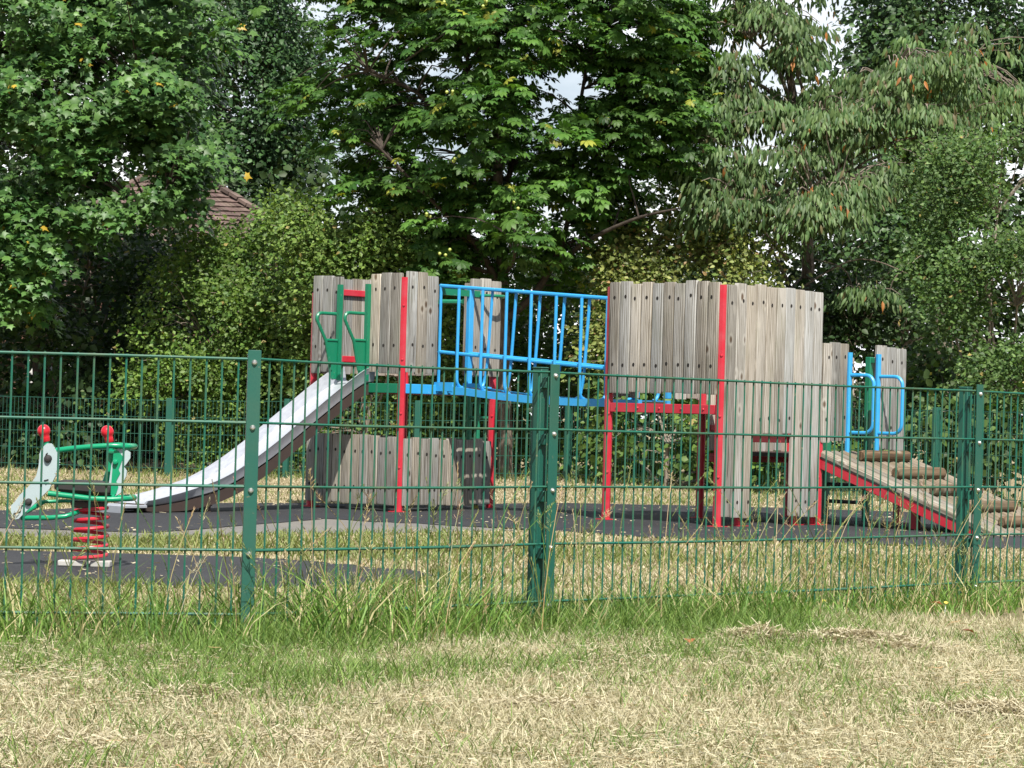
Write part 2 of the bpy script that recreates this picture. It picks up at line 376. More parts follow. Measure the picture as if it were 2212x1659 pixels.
# --- tower at the slide end
t1 = empty('slide_tower', parent=frame); w1 = 1.02
for a, b in ((0, 0), (-w1, 0), (0, w1), (-w1, w1)): post(t1, a, b, 0, 1.83 if (a, b) == (0, 0) else 1.72)
dz = .97
mb = MB(); mb.box((-w1 / 2, w1 / 2, dz), (w1 - .07, w1 - .07, .03)); mb.build('deck', M['brown_metal'], t1)
for p, q, c in (((-.03, 0), (-w1 + .03, 0), 'green'), ((0, .03), (0, w1 - .03), 'blue'), ((-w1, .03), (-w1, w1 - .03), 'red'), ((-.03, w1), (-w1 + .03, w1), 'red')):
    rail(t1, (*p, dz - .005), (*q, dz - .005), .04, .075, c, 'deck_beam')
o_ = .008
A_, B_ = Vector((1, 0, 0)), Vector((0, 1, 0))
T1 = 1.865
panel(t1, (-w1 + .0, -o_, 0), (-w1 + .34, -o_, 0), -B_, 3, 1.08, T1 - .015, (.12, .22))
panel(t1, (-.345, -o_, 0), (-.004, -o_, 0), -B_, 3, 1.085, T1, (.12, .22))
panel(t1, (o_, .004, 0), (o_, .34, 0), A_, 3, 1.085, T1, (.12, .22))
panel(t1, (o_, .715, 0), (o_, w1 + .035, 0), A_, 3, 1.085, T1, (.12, .22))
panel(t1, (-w1 - o_, w1 - .02, 0), (-w1 - o_, .02, 0), -A_, 10, 1.08, T1 - .01)        # back left, seen from inside
rail(t1, (-w1, .03, 1.74), (-w1, w1 - .03, 1.74), .03, .05); rail(t1, (-w1, .03, 1.20), (-w1, w1 - .03, 1.20), .03, .05)
panel(t1, (-.36, w1 + o_, 0), (-.02, w1 + o_, 0), B_, 3, 1.09, T1 - .02)
panel(t1, (-w1, w1 + o_, 0), (-w1 + .34, w1 + o_, 0), B_, 3, 1.09, T1 - .02)
# low boards
panel(t1, (-w1 - .03, -o_, 0), (-.004, -o_, 0), -B_, 10, .055, .585, (.13, .13))
panel(t1, (o_, .004, 0), (o_, w1 - .035, 0), A_, 10, .055, .575, (.13, .13))
panel(t1, (-w1 - o_, w1, 0), (-w1 - o_, -.03, 0), -A_, 10, .055, .58, (.13, .13))
# green climbing hoop at the back
mb = MB()
for a in (-.38, -.66):
    mb.tube([(a, w1 + .02, 1.70), (a, w1 + .24, 1.71)] + arc((a, w1 + .26, 1.58), .13, R(90), R(0), (0, 1, 0), (0, 0, 1)) + [(a, w1 + .40, .9), (a, w1 + .42, .02)], .021, 8)
for z in (.25, .5, .75, 1.0): mb.tube([(-.38, w1 + .41, z), (-.66, w1 + .41, z)], .015, 8)
mb.build('climbing_hoop', M['green'], t1)
mb = MB(); mb.tube([(-.04, .90, 0.0), (-.04, .90, .96)], .019, 8); mb.build('pole', M['green'], t1)
mb = MB(); mb.bar((.03, .40, 1.74), (.03, .80, 1.74), .03, .05); mb.tube(arc((.03, .92, 1.73), .12, R(180), R(0), (0, 1, 0), (1, 0, 0), 10), .013, 8); mb.build('grab_rail', M['green'], t1)
mb = MB(); mb.tube([(-.04, .90, 0.012), (-.04, .90, .05)], .024, 8); mb.build('foot_cap', M['yellow'], t1)

# --- slide
sl_ = empty('slide', parent=frame)
prof = [(-.03, 1.13), (.06, 1.125), (.32, .97), (.56, .812), (.80, .652), (.98, .53), (1.18, .41), (1.38, .305), (1.55, .235), (1.68, .200), (1.85, .155), (2.0, .125), (2.12, .098), (2.2, .088)]
def lerp(t, tb):
    return float(np.interp(t, [p[0] for p in tb], [p[1] for p in tb]))
ts = np.linspace(-.03, 2.2, 40); ca = -.515; hw = .165
wallh = [(0, .115), (1.0, .105), (1.6, .075), (2.0, .05), (2.2, .03)]
sec = []
for t in ts:
    zt = .25 * (lerp(t - .05, prof) + 2 * lerp(t, prof) + lerp(t + .05, prof)); h = lerp(t, wallh); zf = zt - h
    sec.append([(ca - hw - .022, -t, zt - .006), (ca - hw - .026, -t, zt), (ca - hw - .012, -t, zt), (ca - hw + .012, -t, zf + .012), (ca - hw + .03, -t, zf), (ca + hw - .03, -t, zf), (ca + hw - .012, -t, zf + .012), (ca + hw + .012, -t, zt), (ca + hw + .026, -t, zt), (ca + hw + .022, -t, zt - .006),
                (ca + hw + .004, -t, zf + .004), (ca + hw - .02, -t, zf - .012), (ca - hw + .02, -t, zf - .012), (ca - hw - .004, -t, zf + .004)])
mb = MB(); k = len(sec[0]); vs = [p for s_ in sec for p in s_]
fs = [(i * k + j, (i + 1) * k + j, (i + 1) * k + (j + 1) % k, i * k + (j + 1) % k) for i in range(len(sec) - 1) for j in range(k)]
fs += [tuple(range(k)), tuple((len(sec) - 1) * k + j for j in range(k))[::-1]]
mb.add(vs, fs); mb.build('chute', M['steel'], sl_)
mb = MB(); zl = sec[-1][4][2]
mb.box((ca, -2.31, zl - .012), (2 * hw + .04, .22, .022)); mb.box((ca, -2.425, zl - .035), (2 * hw + .04, .018, .06)); mb.build('run_out', M['steel'], sl_, bevel=.004)
for sg in (-1, 1):
    mb = MB(); vs = []; n = len(ts)
    for i, t in enumerate(ts):
        zf = sec[i][5][2]; a = ca + sg * (hw - .015); dp = lerp(t, [(0, .085), (1.2, .095), (1.8, .075), (2.2, .03)])
        for da, dzz in ((-.012, -.014), (.012, -.014), (.012, -.014 - dp), (-.012, -.014 - dp)): vs.append((a + da, -t, zf + dzz))
    mb.add(vs, [(i * 4 + j, i * 4 + (j + 1) % 4, (i + 1) * 4 + (j + 1) % 4, (i + 1) * 4 + j) for i in range(n - 1) for j in range(4)] + [(0, 1, 2, 3), tuple((n - 1) * 4 + j for j in range(4))])
    mb.build('side_beam', M['brown_metal'], sl_)
for t, wd in ((1.60, .07), (2.22, .05)):
    z = lerp(t, prof) - .16 if t < 2 else .05; mb = MB()
    for sg in (-1, 1): mb.box((ca + sg * .11, -t, z / 2 + .0), (.05, wd, max(z, .05)))
    mb.box((ca, -t, max(z, .045) - .0), (.30, wd, .03)); mb.build('support_leg', M['brown_metal'], sl_)
for a in (-.675, -.352):
    mb = MB(); b0 = -.075
    mb.tube([(a, b0 - .02, 1.545)] + arc((a, b0 - .175, 1.545 - .035), .035, R(90), R(190), (0, 1, 0), (0, 0, 1))[0:1] + [(a, b0 - .17, 1.545)] + arc((a, b0 - .175, 1.50), .045, R(90), R(200), (0, 1, 0), (0, 0, 1)) + [(a, b0 - .12, 1.33), (a, b0 - .06, 1.10)], .014, 8)
    mb.tube([(a, b0, 1.335), (a, b0 - .125, 1.335)], .012, 8)
    mb.prism([(a - .004, b0, 1.325), (a - .004, b0 - .122, 1.325), (a - .004, b0 - .05, 1.03), (a - .004, b0, 1.03)], (.008, 0, 0))
    mb.box((a, b0 + .02, 1.40), (.034, .034, .76))
    mb.build('slide_handle', M['green'], sl_)

# --- bridge
br = empty('bridge', parent=frame)
def bz(a, s0, k): return s0 + Z0 - k * a
NB, FB = .375, .70
mb = MB()
aa = np.linspace(.0, 2.12, 14)
for b in (NB, FB):
    mb.bar((.0, b, .99), (.20, b, .99), .045, .07)
    for i in range(13):
        z_ = lambda a: .985 - .043 * a - .035 * math.sin(math.pi * a / 2.12)
        if aa[i] >= .15: mb.bar((aa[i], b, z_(aa[i])), (aa[i + 1], b, z_(aa[i + 1])), .04, .055)
mb.build('side_beam', M['blue'], br, smooth=False)
mb = MB()
for i in range(17): a = .14 + i * .12; mb.box((a, (NB + FB) / 2, .985 - .043 * a - .035 * math.sin(math.pi * a / 2.12) + .005), (.10, FB - NB - .05, .025))
mb.build('deck', M['brown_metal'], br, bevel=.004)
for b in (NB, FB):
    mb = MB(); mb.tube([(0.02, b, bz(0, 1.74, .0666)), (2.14, b, bz(2.14, 1.74, .0666))], .0155, 8); mb.build('handrail', M['blue'], br)
    mb = MB(); mb.tube([(0.02, b, bz(0, 1.22, .0666)), (2.14, b, bz(2.14, 1.22, .0666))], .0145, 8); mb.build('lower_rail', M['blue'], br)
    sg = 1 if b == NB else -1
    for i in range(8):
        a = .245 + .258 * i; zt = bz(a, 1.73, .0666); zb = .985 - .043 * a - .035 * math.sin(math.pi * a / 2.12)
        lean = .0 if sg > 0 else -.05
        mb = MB(); mb.tube([(a - lean * .3, b - sg * .018, zt), (a + lean * .5, b - sg * .02, zb + .22), (a + lean * .8, b - sg * .018, zb + .12)] + arc((a + lean, b + sg * .05, zb + .09), .068, R(180), R(262), (0, sg, 0), (0, 0, 1), 5), .0128, 8); mb.build('hoop', M['blue'], br)
    for a in (.03, 2.10):
        mb = MB(); zt = bz(a, 1.74, .0666); mb.box((a, b - sg * .004, (zt + .95) / 2), (.018 if b == NB else .04, .02 if b == NB else .05, zt - .92)); mb.build('bridge_post', M['blue'], br, bevel=.004)

# --- middle tower
t2 = empty('tall_tower', parent=frame); wl, wr = 1.021, 1.15; zd = .86
for a, b in ((a2, 0), (a2 - wl, 0), (a2, wr), (a2 - wl, wr - .09)): post(t2, a, b, .045, 1.725 if b == 0 else (.66 if a == a2 else 1.66))
mb = MB(); mb.box((a2 - wl / 2, wr / 2, zd + .01), (wl - .07, wr - .07, .03)); mb.build('deck', M['brown_metal'], t2)
for p, q in (((a2 - .03, 0), (a2 - wl + .03, 0)), ((a2, .03), (a2, wr - .03)), ((a2 - wl, .03), (a2 - wl, wr - .03)), ((a2 - .03, wr), (a2 - wl + .03, wr))):
    mb = MB(); mb.bar((*p, zd), (*q, zd), .04, .065)
    if p[1] == q[1] == 0:
        for i in range(5): mb.lathe((p[0] - .1 - i * .2, -.02, zd), [(.0, .008), (.007, .007), (.009, 0)], (0, -1, 0), 8)
    mb.build('deck_beam', M['red'], t2, bevel=.003)
T2 = 1.748
panel(t2, (a2 - wl + .01, -o_, 0), (a2 - .004, -o_, 0), -B_, 10, .965, T2, (.11, .20))
zs = [.115] * 3 + [.70] * 4 + [.115] * 3
panel(t2, (a2 + o_, .006, 0), (a2 + o_, wr - .03, 0), A_, 10, .115, T2 - .01, (.12, .11), z0s=zs)
rail(t2, (a2 - .02, .03, .665), (a2 - .02, wr - .03, .665), .03, .05)
panel(t2, (a2 - wl - o_, .34, 0), (a2 - wl - o_, .03, 0), -A_, 3, .94, T2 - .02)
panel(t2, (a2 - wl - o_, wr, 0), (a2 - wl - o_, .75, 0), -A_, 3, .94, T2 - .02)
for b in (.27, wr - .24, wr - .03): post(t2, a2 - .03, b, .045, .68, .026, bolts=False, name='door_post')

# --- low platform and ramp
t3 = empty('ramp_platform', parent=frame); b3, b4 = 1.15, 2.15; z3 = .555
for a, b in ((a2 - wl, b4), (a2, b4)): post(t3, a, b, .045, 1.28)
mb = MB(); mb.box((a2 - wl / 2, (b3 + b4) / 2, z3 - .01), (wl - .07, b4 - b3 - .07, .03)); mb.build('deck', M['brown_metal'], t3)
for p, q in (((a2, b3 + .03), (a2, b4 - .03)), ((a2 - wl, b3 + .03), (a2 - wl, b4 - .03)), ((a2 - .03, b4), (a2 - wl + .03, b4))): rail(t3, (*p, z3 - .05), (*q, z3 - .05), .04, .065, 'red', 'deck_beam')
T3 = 1.375
panel(t3, (a2 + o_, b3 - .02, 0), (a2 + o_, 1.445, 0), A_, 3, .655, T3, (.10, .17))
panel(t3, (a2 + o_, 1.80, 0), (a2 + o_, b4 + .03, 0), A_, 3, .60, T3 - .005, (.10, .17))
panel(t3, (a2 - wl - o_, b4, 0), (a2 - wl - o_, b3 + .02, 0), -A_, 10, .56, T3)
rail(t3, (a2 - wl, b3, .73), (a2 - wl, b4, .73), .03, .045); rail(t3, (a2 - wl, b3, 1.25), (a2 - wl, b4, 1.25), .03, .045)
mb = MB()
for a in (a2 - .30, a2 - .68): mb.box((a, b4 + .02, (1.30 + .045) / 2), (.045, .045, 1.255))
mb.bar((a2 - .30, b4 + .02, 1.275), (a2 - .01, b4 + .02, 1.275), .03, .04); mb.build('ladder_frame', M['green'], t3, bevel=.003)
mb = MB()
for z in (.19, .32, .45): mb.tube([(a2 - .30, b4 + .02, z), (a2 - .68, b4 + .02, z)], .016, 8)
mb.build('rung', M['brown_metal'], t3)
for b in (1.44, 1.80):
    mb = MB(); a = a2 + .045
    mb.tube([(a, b, .56), (a, b, 1.31)], .021, 8); q = .07
    mb.tube([(a, b, 1.145), (a + .15, b, 1.145)] + arc((a + .15, b, 1.145 - q), q, R(90), R(0), (1, 0, 0), (0, 0, 1)) + arc((a + .15, b, .725 + q), q, R(0), R(-90), (1, 0, 0), (0, 0, 1)) + [(a, b, .725)], .0135, 8)
    mb.build('grab_handle', M['blue'], t3)
rp = empty('log_ramp', parent=frame); RL = 1.50; zt, zb = .585, .072
def rz(t): return zt + (zb - zt) * t / RL
mb = MB(); nb = 9; b0, b1 = b3 - .01, b4 - .01; wb = (b1 - b0) / nb
dirr = Vector((RL, 0, zb - zt)).normalized(); nr = Vector((-dirr.z, 0, dirr.x)); a0 = a2 + .015
for i in range(nb):
    c = b0 + wb * (i + .5); h = wb * .488; o = (random.uniform(0, 40), random.uniform(0, 40), random.uniform(0, 40)); th = .042
    pr = [(-h, 0), (-h, th * .6), (-h * .7, th * .93), (0, th * 1.06), (h * .7, th * .93), (h, th * .6), (h, 0)]; vs = []; gr = []
    ln = math.hypot(RL, zt - zb) + .06
    for s_ in (0, ln):
        for x, y in pr: p = Vector((a0, c + x, zt - .035)) + dirr * s_ + nr * y; vs.append(p); gr.append((x + o[0], y + o[1], s_ + o[2]))
    n = 7; mb.add(vs, [(j, (j + 1) % n, n + (j + 1) % n, n + j) for j in range(n)] + [tuple(range(n))[::-1], tuple(range(n, 2 * n))], 0, cv(), gr)
mb.build('ramp_boards', M['ramp_wood'], rp)
for b in (b0 + .02, b1 - .02):
    mb = MB(); p = Vector((a0 - .0, b, zt - .085)); mb.bar(p, p + dirr * (math.hypot(RL, zt - zb)), .045, .072, up=nr); mb.build('ramp_beam', M['red'], rp, bevel=.003)
    mb = MB(); p = Vector((a0, b, zt - .042)); mb.bar(p, p + dirr * (math.hypot(RL, zt - zb)), .052, .010, up=nr); mb.build('edge_strip', M['black'], rp)
    mb = MB(); t = .68; mb.box((a0 + t, b + (.22 if b < 1.5 else -.2), (rz(t) - .10 + .045) / 2), (.055, .055, rz(t) - .10 - .045)); mb.build('ramp_leg', M['red'], rp)
for i, t in enumerate((.20, .53, .85, 1.15, 1.42)):
    mb = MB(); cz = rz(t) + .042; c = (b3 + b4) / 2 + random.uniform(-.02, .02) - .0; r_ = random.uniform(.040, .044); n = 12; hl = .30
    xs = [(-hl, .0), (-hl, r_ * .72), (-hl + .012, r_ * .95), (-hl + .03, r_)] + [(x, r_ * random.uniform(.97, 1.02)) for x in np.linspace(-.2, .2, 5)] + [(hl - .03, r_), (hl - .012, r_ * .95), (hl, r_ * .72), (hl, .0)]
    o = (random.uniform(0, 40), random.uniform(0, 40), random.uniform(0, 40)); vs = []; gr = []
    for x, rad in xs:
        for j in range(n): q = 2 * math.pi * j / n; vs.append((a0 + t + rad * math.cos(q), c + x, cz + rad * math.sin(q))); gr.append((rad * math.cos(q) * .6 + o[0], rad * math.sin(q) * .6 + o[1], x + o[2]))
    k = len(xs); mb.add(vs, [(i2 * n + j, (i2 + 1) * n + j, (i2 + 1) * n + (j + 1) % n, i2 * n + (j + 1) % n) for i2 in range(k - 1) for j in range(n)], 0, cv(), gr)
    mb.build('log', M['log'], rp)

# ------------------------------------------------------------------ spring rider
bp = W(184, 1226, 11.5); rider = tag(empty('spring_rider', (bp.x, bp.y, gz(bp.x, bp.y) + .006), 0), 'green and pale grey spring rider with red ball handles on a red spring', 'spring rider')
K = .2116 / 5500 * 11.5
cr, sr = math.cos(roll), math.sin(roll)
def q(x, y, dep=0):
    du = (x - 800) * K; dv = (y - 1535) * K
    return Vector((du * cr + dv * sr, dep, du * sr - dv * cr))
mb = MB(); n = 200
path = []
for i in range(n + 1):
    t = i / n; ang = t * 5.4 * 2 * math.pi + R(200); z = .035 + .232 * t
    path.append(Vector((.015, 0, z)) + Vector((math.cos(ang) * .077 + t * .006, math.sin(ang) * .077, 0)))
mb.tube(path, .0088, 8); mb.build('spring', M['red'], rider)
mb = MB(); mb.box((-.055, -.03, .014), (.12, .07, .028)); mb.box((.075, -.02, .014), (.09, .08, .03)); mb.box((.01, .06, .012), (.2, .08, .024)); mb.build('base', M['concrete'], rider, bevel=.006)
mb = MB(); mb.prism([q(660, 865, -.045), q(1015, 880, -.045), q(985, 955, -.045), q(675, 935, -.045)], (0, .11, 0)); mb.build('spring_plate', M['brown_metal'], rider, bevel=.005)  # red plate coloured dark brown to stand in for shade below the seat
hp = [(85, 960), (95, 905), (130, 870), (180, 800), (240, 745), (290, 690), (345, 610), (368, 520), (378, 440), (378, 390), (395, 340), (425, 305), (455, 280), (490, 280)]
for i in range(13):    # scalloped mane edge
    t = i / 12; x = 500 + 68 * math.sin(t * math.pi * .9) + 10 * t - 0; y = 285 + 300 * t
    hp += [(x, y), (x + 13, y + 12)]
hp += [(545, 600), (520, 650), (480, 740), (420, 800), (330, 890), (240, 970), (170, 1040), (130, 1048), (95, 1010)]
mb = MB(); mb.prism([q(x, y, -.115) for x, y in hp], (0, .016, 0), 0); mb.build('head_panel', M['panel'], rider, smooth=False)
mb = MB()
for x, y, r_ in ((465, 435, 42), (270, 872, 38)):
    mb = MB(); mb.lathe(q(x, y, -.115), [(0, .018), (r_ * K * .6, .016), (r_ * K * .9, .008), (r_ * K, 0)], (0, -1, 0), 14); mb.build('panel_bolt', M['black'], rider)
for gv in (((120, 985), (185, 965), (200, 905), (240, 890), (242, 897), (206, 912), (191, 972), (122, 995)), ((428, 430), (445, 385), (462, 372), (464, 380), (450, 395), (438, 432)), ((425, 650), (470, 640), (472, 650), (428, 660)), ((440, 690), (460, 672), (465, 678), (445, 695))):
    mb = MB(); mb.prism([q(x, y, -.1185) for x, y in gv], (0, .003, 0)); mb.build('panel_groove', M['hole'], rider)
tp = [(1150, 345), (1165, 335), (1260, 350), (1292, 375), (1290, 430), (1250, 490), (1225, 515), (1255, 560), (1250, 610), (1215, 680), (1220, 720), (1195, 780), (1140, 815), (1125, 812), (1120, 790), (1150, 660), (1110, 700), (1075, 690), (1102, 490), (1125, 430)]
mb = MB(); mb.prism([q(x, y, -.10) for x, y in tp], (0, .016, 0)); mb.build('tail_panel', M['panel'], rider, smooth=False)
gp = [(1128, 352), (1165, 350), (1222, 418), (1175, 545), (1192, 580), (1150, 660), (1172, 720), (1150, 790), (1112, 812), (1095, 800), (1100, 690), (1112, 540), (1118, 430)]
mb = MB(); mb.prism([q(x, y, -.104) for x, y in gp], (0, .004, 0)); mb.lathe(q(1143, 470, -.104), [(0, .018), (20 * K, .016), (28 * K, .008), (30 * K, 0)], (0, -1, 0), 12); mb.build('tail_pattern', M['bright_green'], rider, smooth=False)
# seat
mb = MB(); mb.prism([q(x, y, -.10) for x, y in ((512, 740), (520, 690), (550, 658), (640, 655), (1010, 668), (1085, 682), (1105, 720), (1100, 800), (1000, 800), (560, 765))], (0, .20, 0)); mb.build('seat', M['black'], rider, bevel=.012)
rt = 32 * K
mb = MB()
mb.tube([q(470, 785, -.12), q(700, 812, -.12), q(900, 838, -.12), q(1100, 845, -.12), q(1200, 842, -.11)] + arc(q(1205, 838, 0), .11, R(-90), R(90), (.35, 0, 0), (0, 1, 0), 8) + [q(1100, 845, .12), q(500, 790, .12)], rt * .92, 10)
mb.tube([q(1110, 845, -.10), q(1125, 800, -.095)], rt * .7, 8)
mb.build('seat_frame', M['bright_green'], rider)
mb = MB()
mb.tube([q(540, 352, -.095), q(700, 332, -.11), q(900, 314, -.115), q(1100, 302, -.115), q(1200, 305, -.11)] + arc(q(1215, 312, 0), .105, R(-90), R(90), (.35, 0, 0), (0, 1, 0), 8) + [q(1100, 303, .11), q(700, 330, .11), q(540, 352, .09)], rt * .9, 10); mb.build('guard_rail', M['bright_green'], rider)
mb = MB(); mb.tube([q(1062, 345, 0), q(1068, 400, 0), q(1062, 480, 0), q(1045, 560, 0), q(1020, 640, 0), q(1000, 700, 0)], [rt * 1.15] * 6, 10); mb.tube([q(1050, 372, -.02), q(1135, 372, -.06)], rt * .8, 8); mb.build('backrest', M['bright_green'], rider)
mb = MB(); mb.tube([q(200, 1035, -.09), q(480, 1032, -.11), q(640, 1018, -.11), q(720, 990, -.09), q(775, 960, -.04)], rt * .8, 10); mb.tube([q(200, 1035, -.09), q(190, 985, 0), q(330, 890, .09)], rt * .8, 10); mb.tube([q(330, 885, .09), q(560, 878, .11), q(700, 880, .06)], rt * .6, 10); mb.build('foot_rest', M['bright_green'], rider)
for x, y, dep in ((412, 155, -.09), (1030, 165, -.02)):
    mb = MB(); ax = (q(x + 25, y + 110, dep) - q(x, y, dep)).normalized(); r_ = 67 * K
    mb.lathe(q(x, y, dep), [(r_ * math.sin(t), -r_ * math.cos(t)) for t in np.linspace(0, R(135), 10)] + [(46 * K, 66 * K), (44 * K, 104 * K), (38 * K, 112 * K), (0, 112 * K)], ax, 16); hd = mb.build('ball_handle', M['ballred'], rider)
    mb = MB(); mb.tube([q(x + 22, y + 100, dep), q(x + 35, y + 200, dep)], 30 * K, 10); mb.build('handle_stem', M['bright_green'], hd)

# ------------------------------------------------------------------ front fence
wf = empty('wire_fence', (0, 0, 0)); tag(wf, 'green double wire mesh fence nearest the long grass, bolted to posts', 'fence')
P1 = Vector((-.8146, 8.03, 0)); e_l = Vector((-.976, -.217, 0)).normalized(); e_r = Vector((.719, .695, 0)).normalized()
P0 = P1 + e_l * 2.5; P2 = P1 + e_r * 1.325; P3 = P2 + e_r * 2.525; P4 = P3 + e_r * 2.5
def mesh_panel(parent, A, B, zb, zt, rv=.0035, rh=.0046, sag=.012, mats='fence', nside=6, jit=True):
    mb = MB(); d = B - A; ln = d.length; e = d.normalized(); no = Vector((-e.y, e.x, 0)); n = int(round(ln / .05))
    zA, zB = gz(A.x, A.y), gz(B.x, B.y)
    def pt(s_, z, off=0):
        t = s_ / ln; return A + e * s_ + no * off + Vector((0, 0, z + zA + (zB - zA) * t))
    for i in range(n + 1):
        s_ = min(ln - .01, max(.01, i * .05 - (n * .05 - ln) / 2)); j = random.uniform(-.0015, .0015) if jit else 0
        mb.tube([pt(s_ + j, zb - .115), pt(s_, (zb + zt) / 2), pt(s_ - j, zt + .004)], rv, nside, caps=False)
    k = int(round((zt - zb) / .2)); m_ = 6
    for r_ in range(k + 1):
        z = zb + (zt - zb) * r_ / k
        for off in ((-.0065, .0065) if nside > 4 else (0,)):
            mb.tube([pt(ln * i / m_, z - sag * .3 * math.sin(math.pi * i / m_) + (random.uniform(-.0012, .0012) if jit else 0), off) for i in range(m_ + 1)], rh, nside)
    return mb.build('mesh_panel', M[mats], parent)
for A, B in ((P0, P1), (P1, P2), (P2, P3), (P3, P4)): mesh_panel(wf, A, B, .093, .897)
def fence_post(P, along, inward):
    along = Vector(along).normalized(); inw = Vector(inward).normalized(); outw = -inw
    Mx = Matrix((along, inw, Vector((0, 0, 1)))).transposed()
    mb = MB(); mb.box(P + inw * .055 + Vector((0, 0, .40)), (.036, .044, 1.02), Mx); mb.box(P + inw * .055 + Vector((0, 0, .912)), (.040, .048, .006), Mx)
    for z in (.86, .66, .46, .26, .06): mb.box(P + inw * .022 + Vector((0, 0, z)), (.03, .026, .04), Mx)
    po = mb.build('post', M['fence_post'], wf, bevel=.003)
    mb = MB(); mb.box(P + outw * .017 + Vector((0, 0, .405)), (.041, .007, 1.04), Mx); cl_ = mb.build('clamp_bar', M['fence_post'], po, bevel=.001)
    for z in (.885, .680, .482, .282, .078):
        mb = MB(); mb.lathe(P + outw * .0205 + Vector((0, 0, z)), [(0, .0085), (.005, .0080), (.0085, .004), (.0098, 0)], outw, 10, 0); mb.build('bolt', M['bolt'], po)
fence_post(P0, (.976, .217, 0), (-.217, .976, 0))
fence_post(P1, (.99, .12, 0), (-.15, .98, 0))
fence_post(P2, e_r, (-.695, .719, 0)); fence_post(P3, e_r, (-.695, .719, 0)); fence_post(P4, e_r, (-.695, .719, 0))

# back fence
bf = tag(empty('wire_fence', (0, 0, 0)), 'far green wire mesh fence in front of the bushes, behind the climbing frame', 'fence')
bpts = [Vector((x, y, 0)) for x, y in ((-6.7, 30.8), (-4.03, 30.15), (-2.61, 29.7), (-1.07, 29.25), (.65, 28.75), (2.35, 26.5), (4.01, 24.0), (5.6, 21.8))]
for i in range(len(bpts) - 1): mesh_panel(bf, bpts[i], bpts[i + 1], .09, .89, .0030, .0048, 0, 'far_fence', 4, False)
for i, P in enumerate(bpts):
    e = (bpts[min(i + 1, 7)] - bpts[max(i - 1, 0)]).normalized(); Mx = Matrix((e, Vector((-e.y, e.x, 0)), Vector((0, 0, 1)))).transposed(); z = gz(P.x, P.y)
    mb = MB(); mb.box(P + Vector((0, 0, z + .43)), (.10 if i == 1 else .062, .06, .98), Mx); mb.box(P + Vector((0, 0, z + .44)) + Mx @ Vector((.0, .045, 0)), (.045, .02, .96), Mx); mb.build('post', M['fence_post'], bf, bevel=.004)

# ------------------------------------------------------------------ foliage
def unit(v): return v / np.maximum(np.linalg.norm(v, axis=-1, keepdims=True), 1e-9)
def frames(axis, nrm):
    y = unit(axis); x = unit(np.cross(y, nrm)); z = np.cross(x, y); return np.stack([x, y, z], -1)
# leaf shapes: x across, y towards the tip, z out of the face; unit length
def t_oval(wd=.32, fold=.10, droop=.12):
    v = [(0, 0, 0), (-wd, .33, fold), (0, .38, 0), (wd, .33, fold), (-wd * .75, .68, fold * .6 - droop * .5), (0, .72, -droop * .5), (wd * .75, .68, fold * .6 - droop * .5), (0, 1, -droop)]
    return np.array(v), [(0, 2, 1), (0, 3, 2), (1, 2, 5, 4), (2, 3, 6, 5), (4, 5, 7), (5, 6, 7)]
def t_small(wd=.36): return np.array([(0, 0, 0), (-wd, .5, .1), (0, .55, -.03), (wd, .5, .1), (0, 1, -.08)]), [(0, 2, 1), (0, 3, 2), (1, 2, 4), (2, 3, 4)]
def t_maple():
    o = [(.0, -.02), (.22, .02), (.48, .0), (.36, .22), (.62, .50), (.34, .48), (.20, .62), (.16, .60), (0, 1.0)]
    pts = o + [(-x, y) for x, y in o[-2:0:-1]]
    v = [(0, .28, .04)] + [(x, y, -.25 * (abs(x) ** 1.5) - .14 * max(0, y - .3)) for x, y in pts]; n = len(pts)
    return np.array(v), [(0, 1 + i, 1 + (i + 1) % n) for i in range(n)][::1]
def t_chestnut():
    V = []; Fc = []
    for k, a in enumerate((-118, -72, -34, 0, 34, 72, 118)):
        ln = (.58, .82, .97, 1.0, .97, .82, .58)[k]; c, s_ = math.cos(R(a)), math.sin(R(a)); n = len(V); wd = .205 * ln
        for x, y, z in ((0, .04, 0), (-wd * .7, .45, -.02), (0, .5, -.06), (wd * .7, .45, -.02), (-wd, .72, -.12), (0, .76, -.16), (wd, .72, -.12), (0, 1, -.34)):
            y *= ln; V.append((x * c + y * s_, y * c - x * s_, z * ln + .02 * (k % 2)))
        Fc += [tuple(i + n for i in f) for f in ((0, 2, 1), (0, 3, 2), (1, 2, 5, 4), (2, 3, 6, 5), (4, 5, 7), (5, 6, 7))]
    return np.array(V), Fc
def t_drop(wd=.13):
    v = [(0, 0, 0), (-wd, .3, .05), (0, .32, 0), (wd, .3, .05), (-wd * .9, .62, .0), (0, .66, -.05), (wd * .9, .62, .0), (0, 1, -.16)]
    return np.array(v), [(0, 2, 1), (0, 3, 2), (1, 2, 5, 4), (2, 3, 6, 5), (4, 5, 7), (5, 6, 7)]

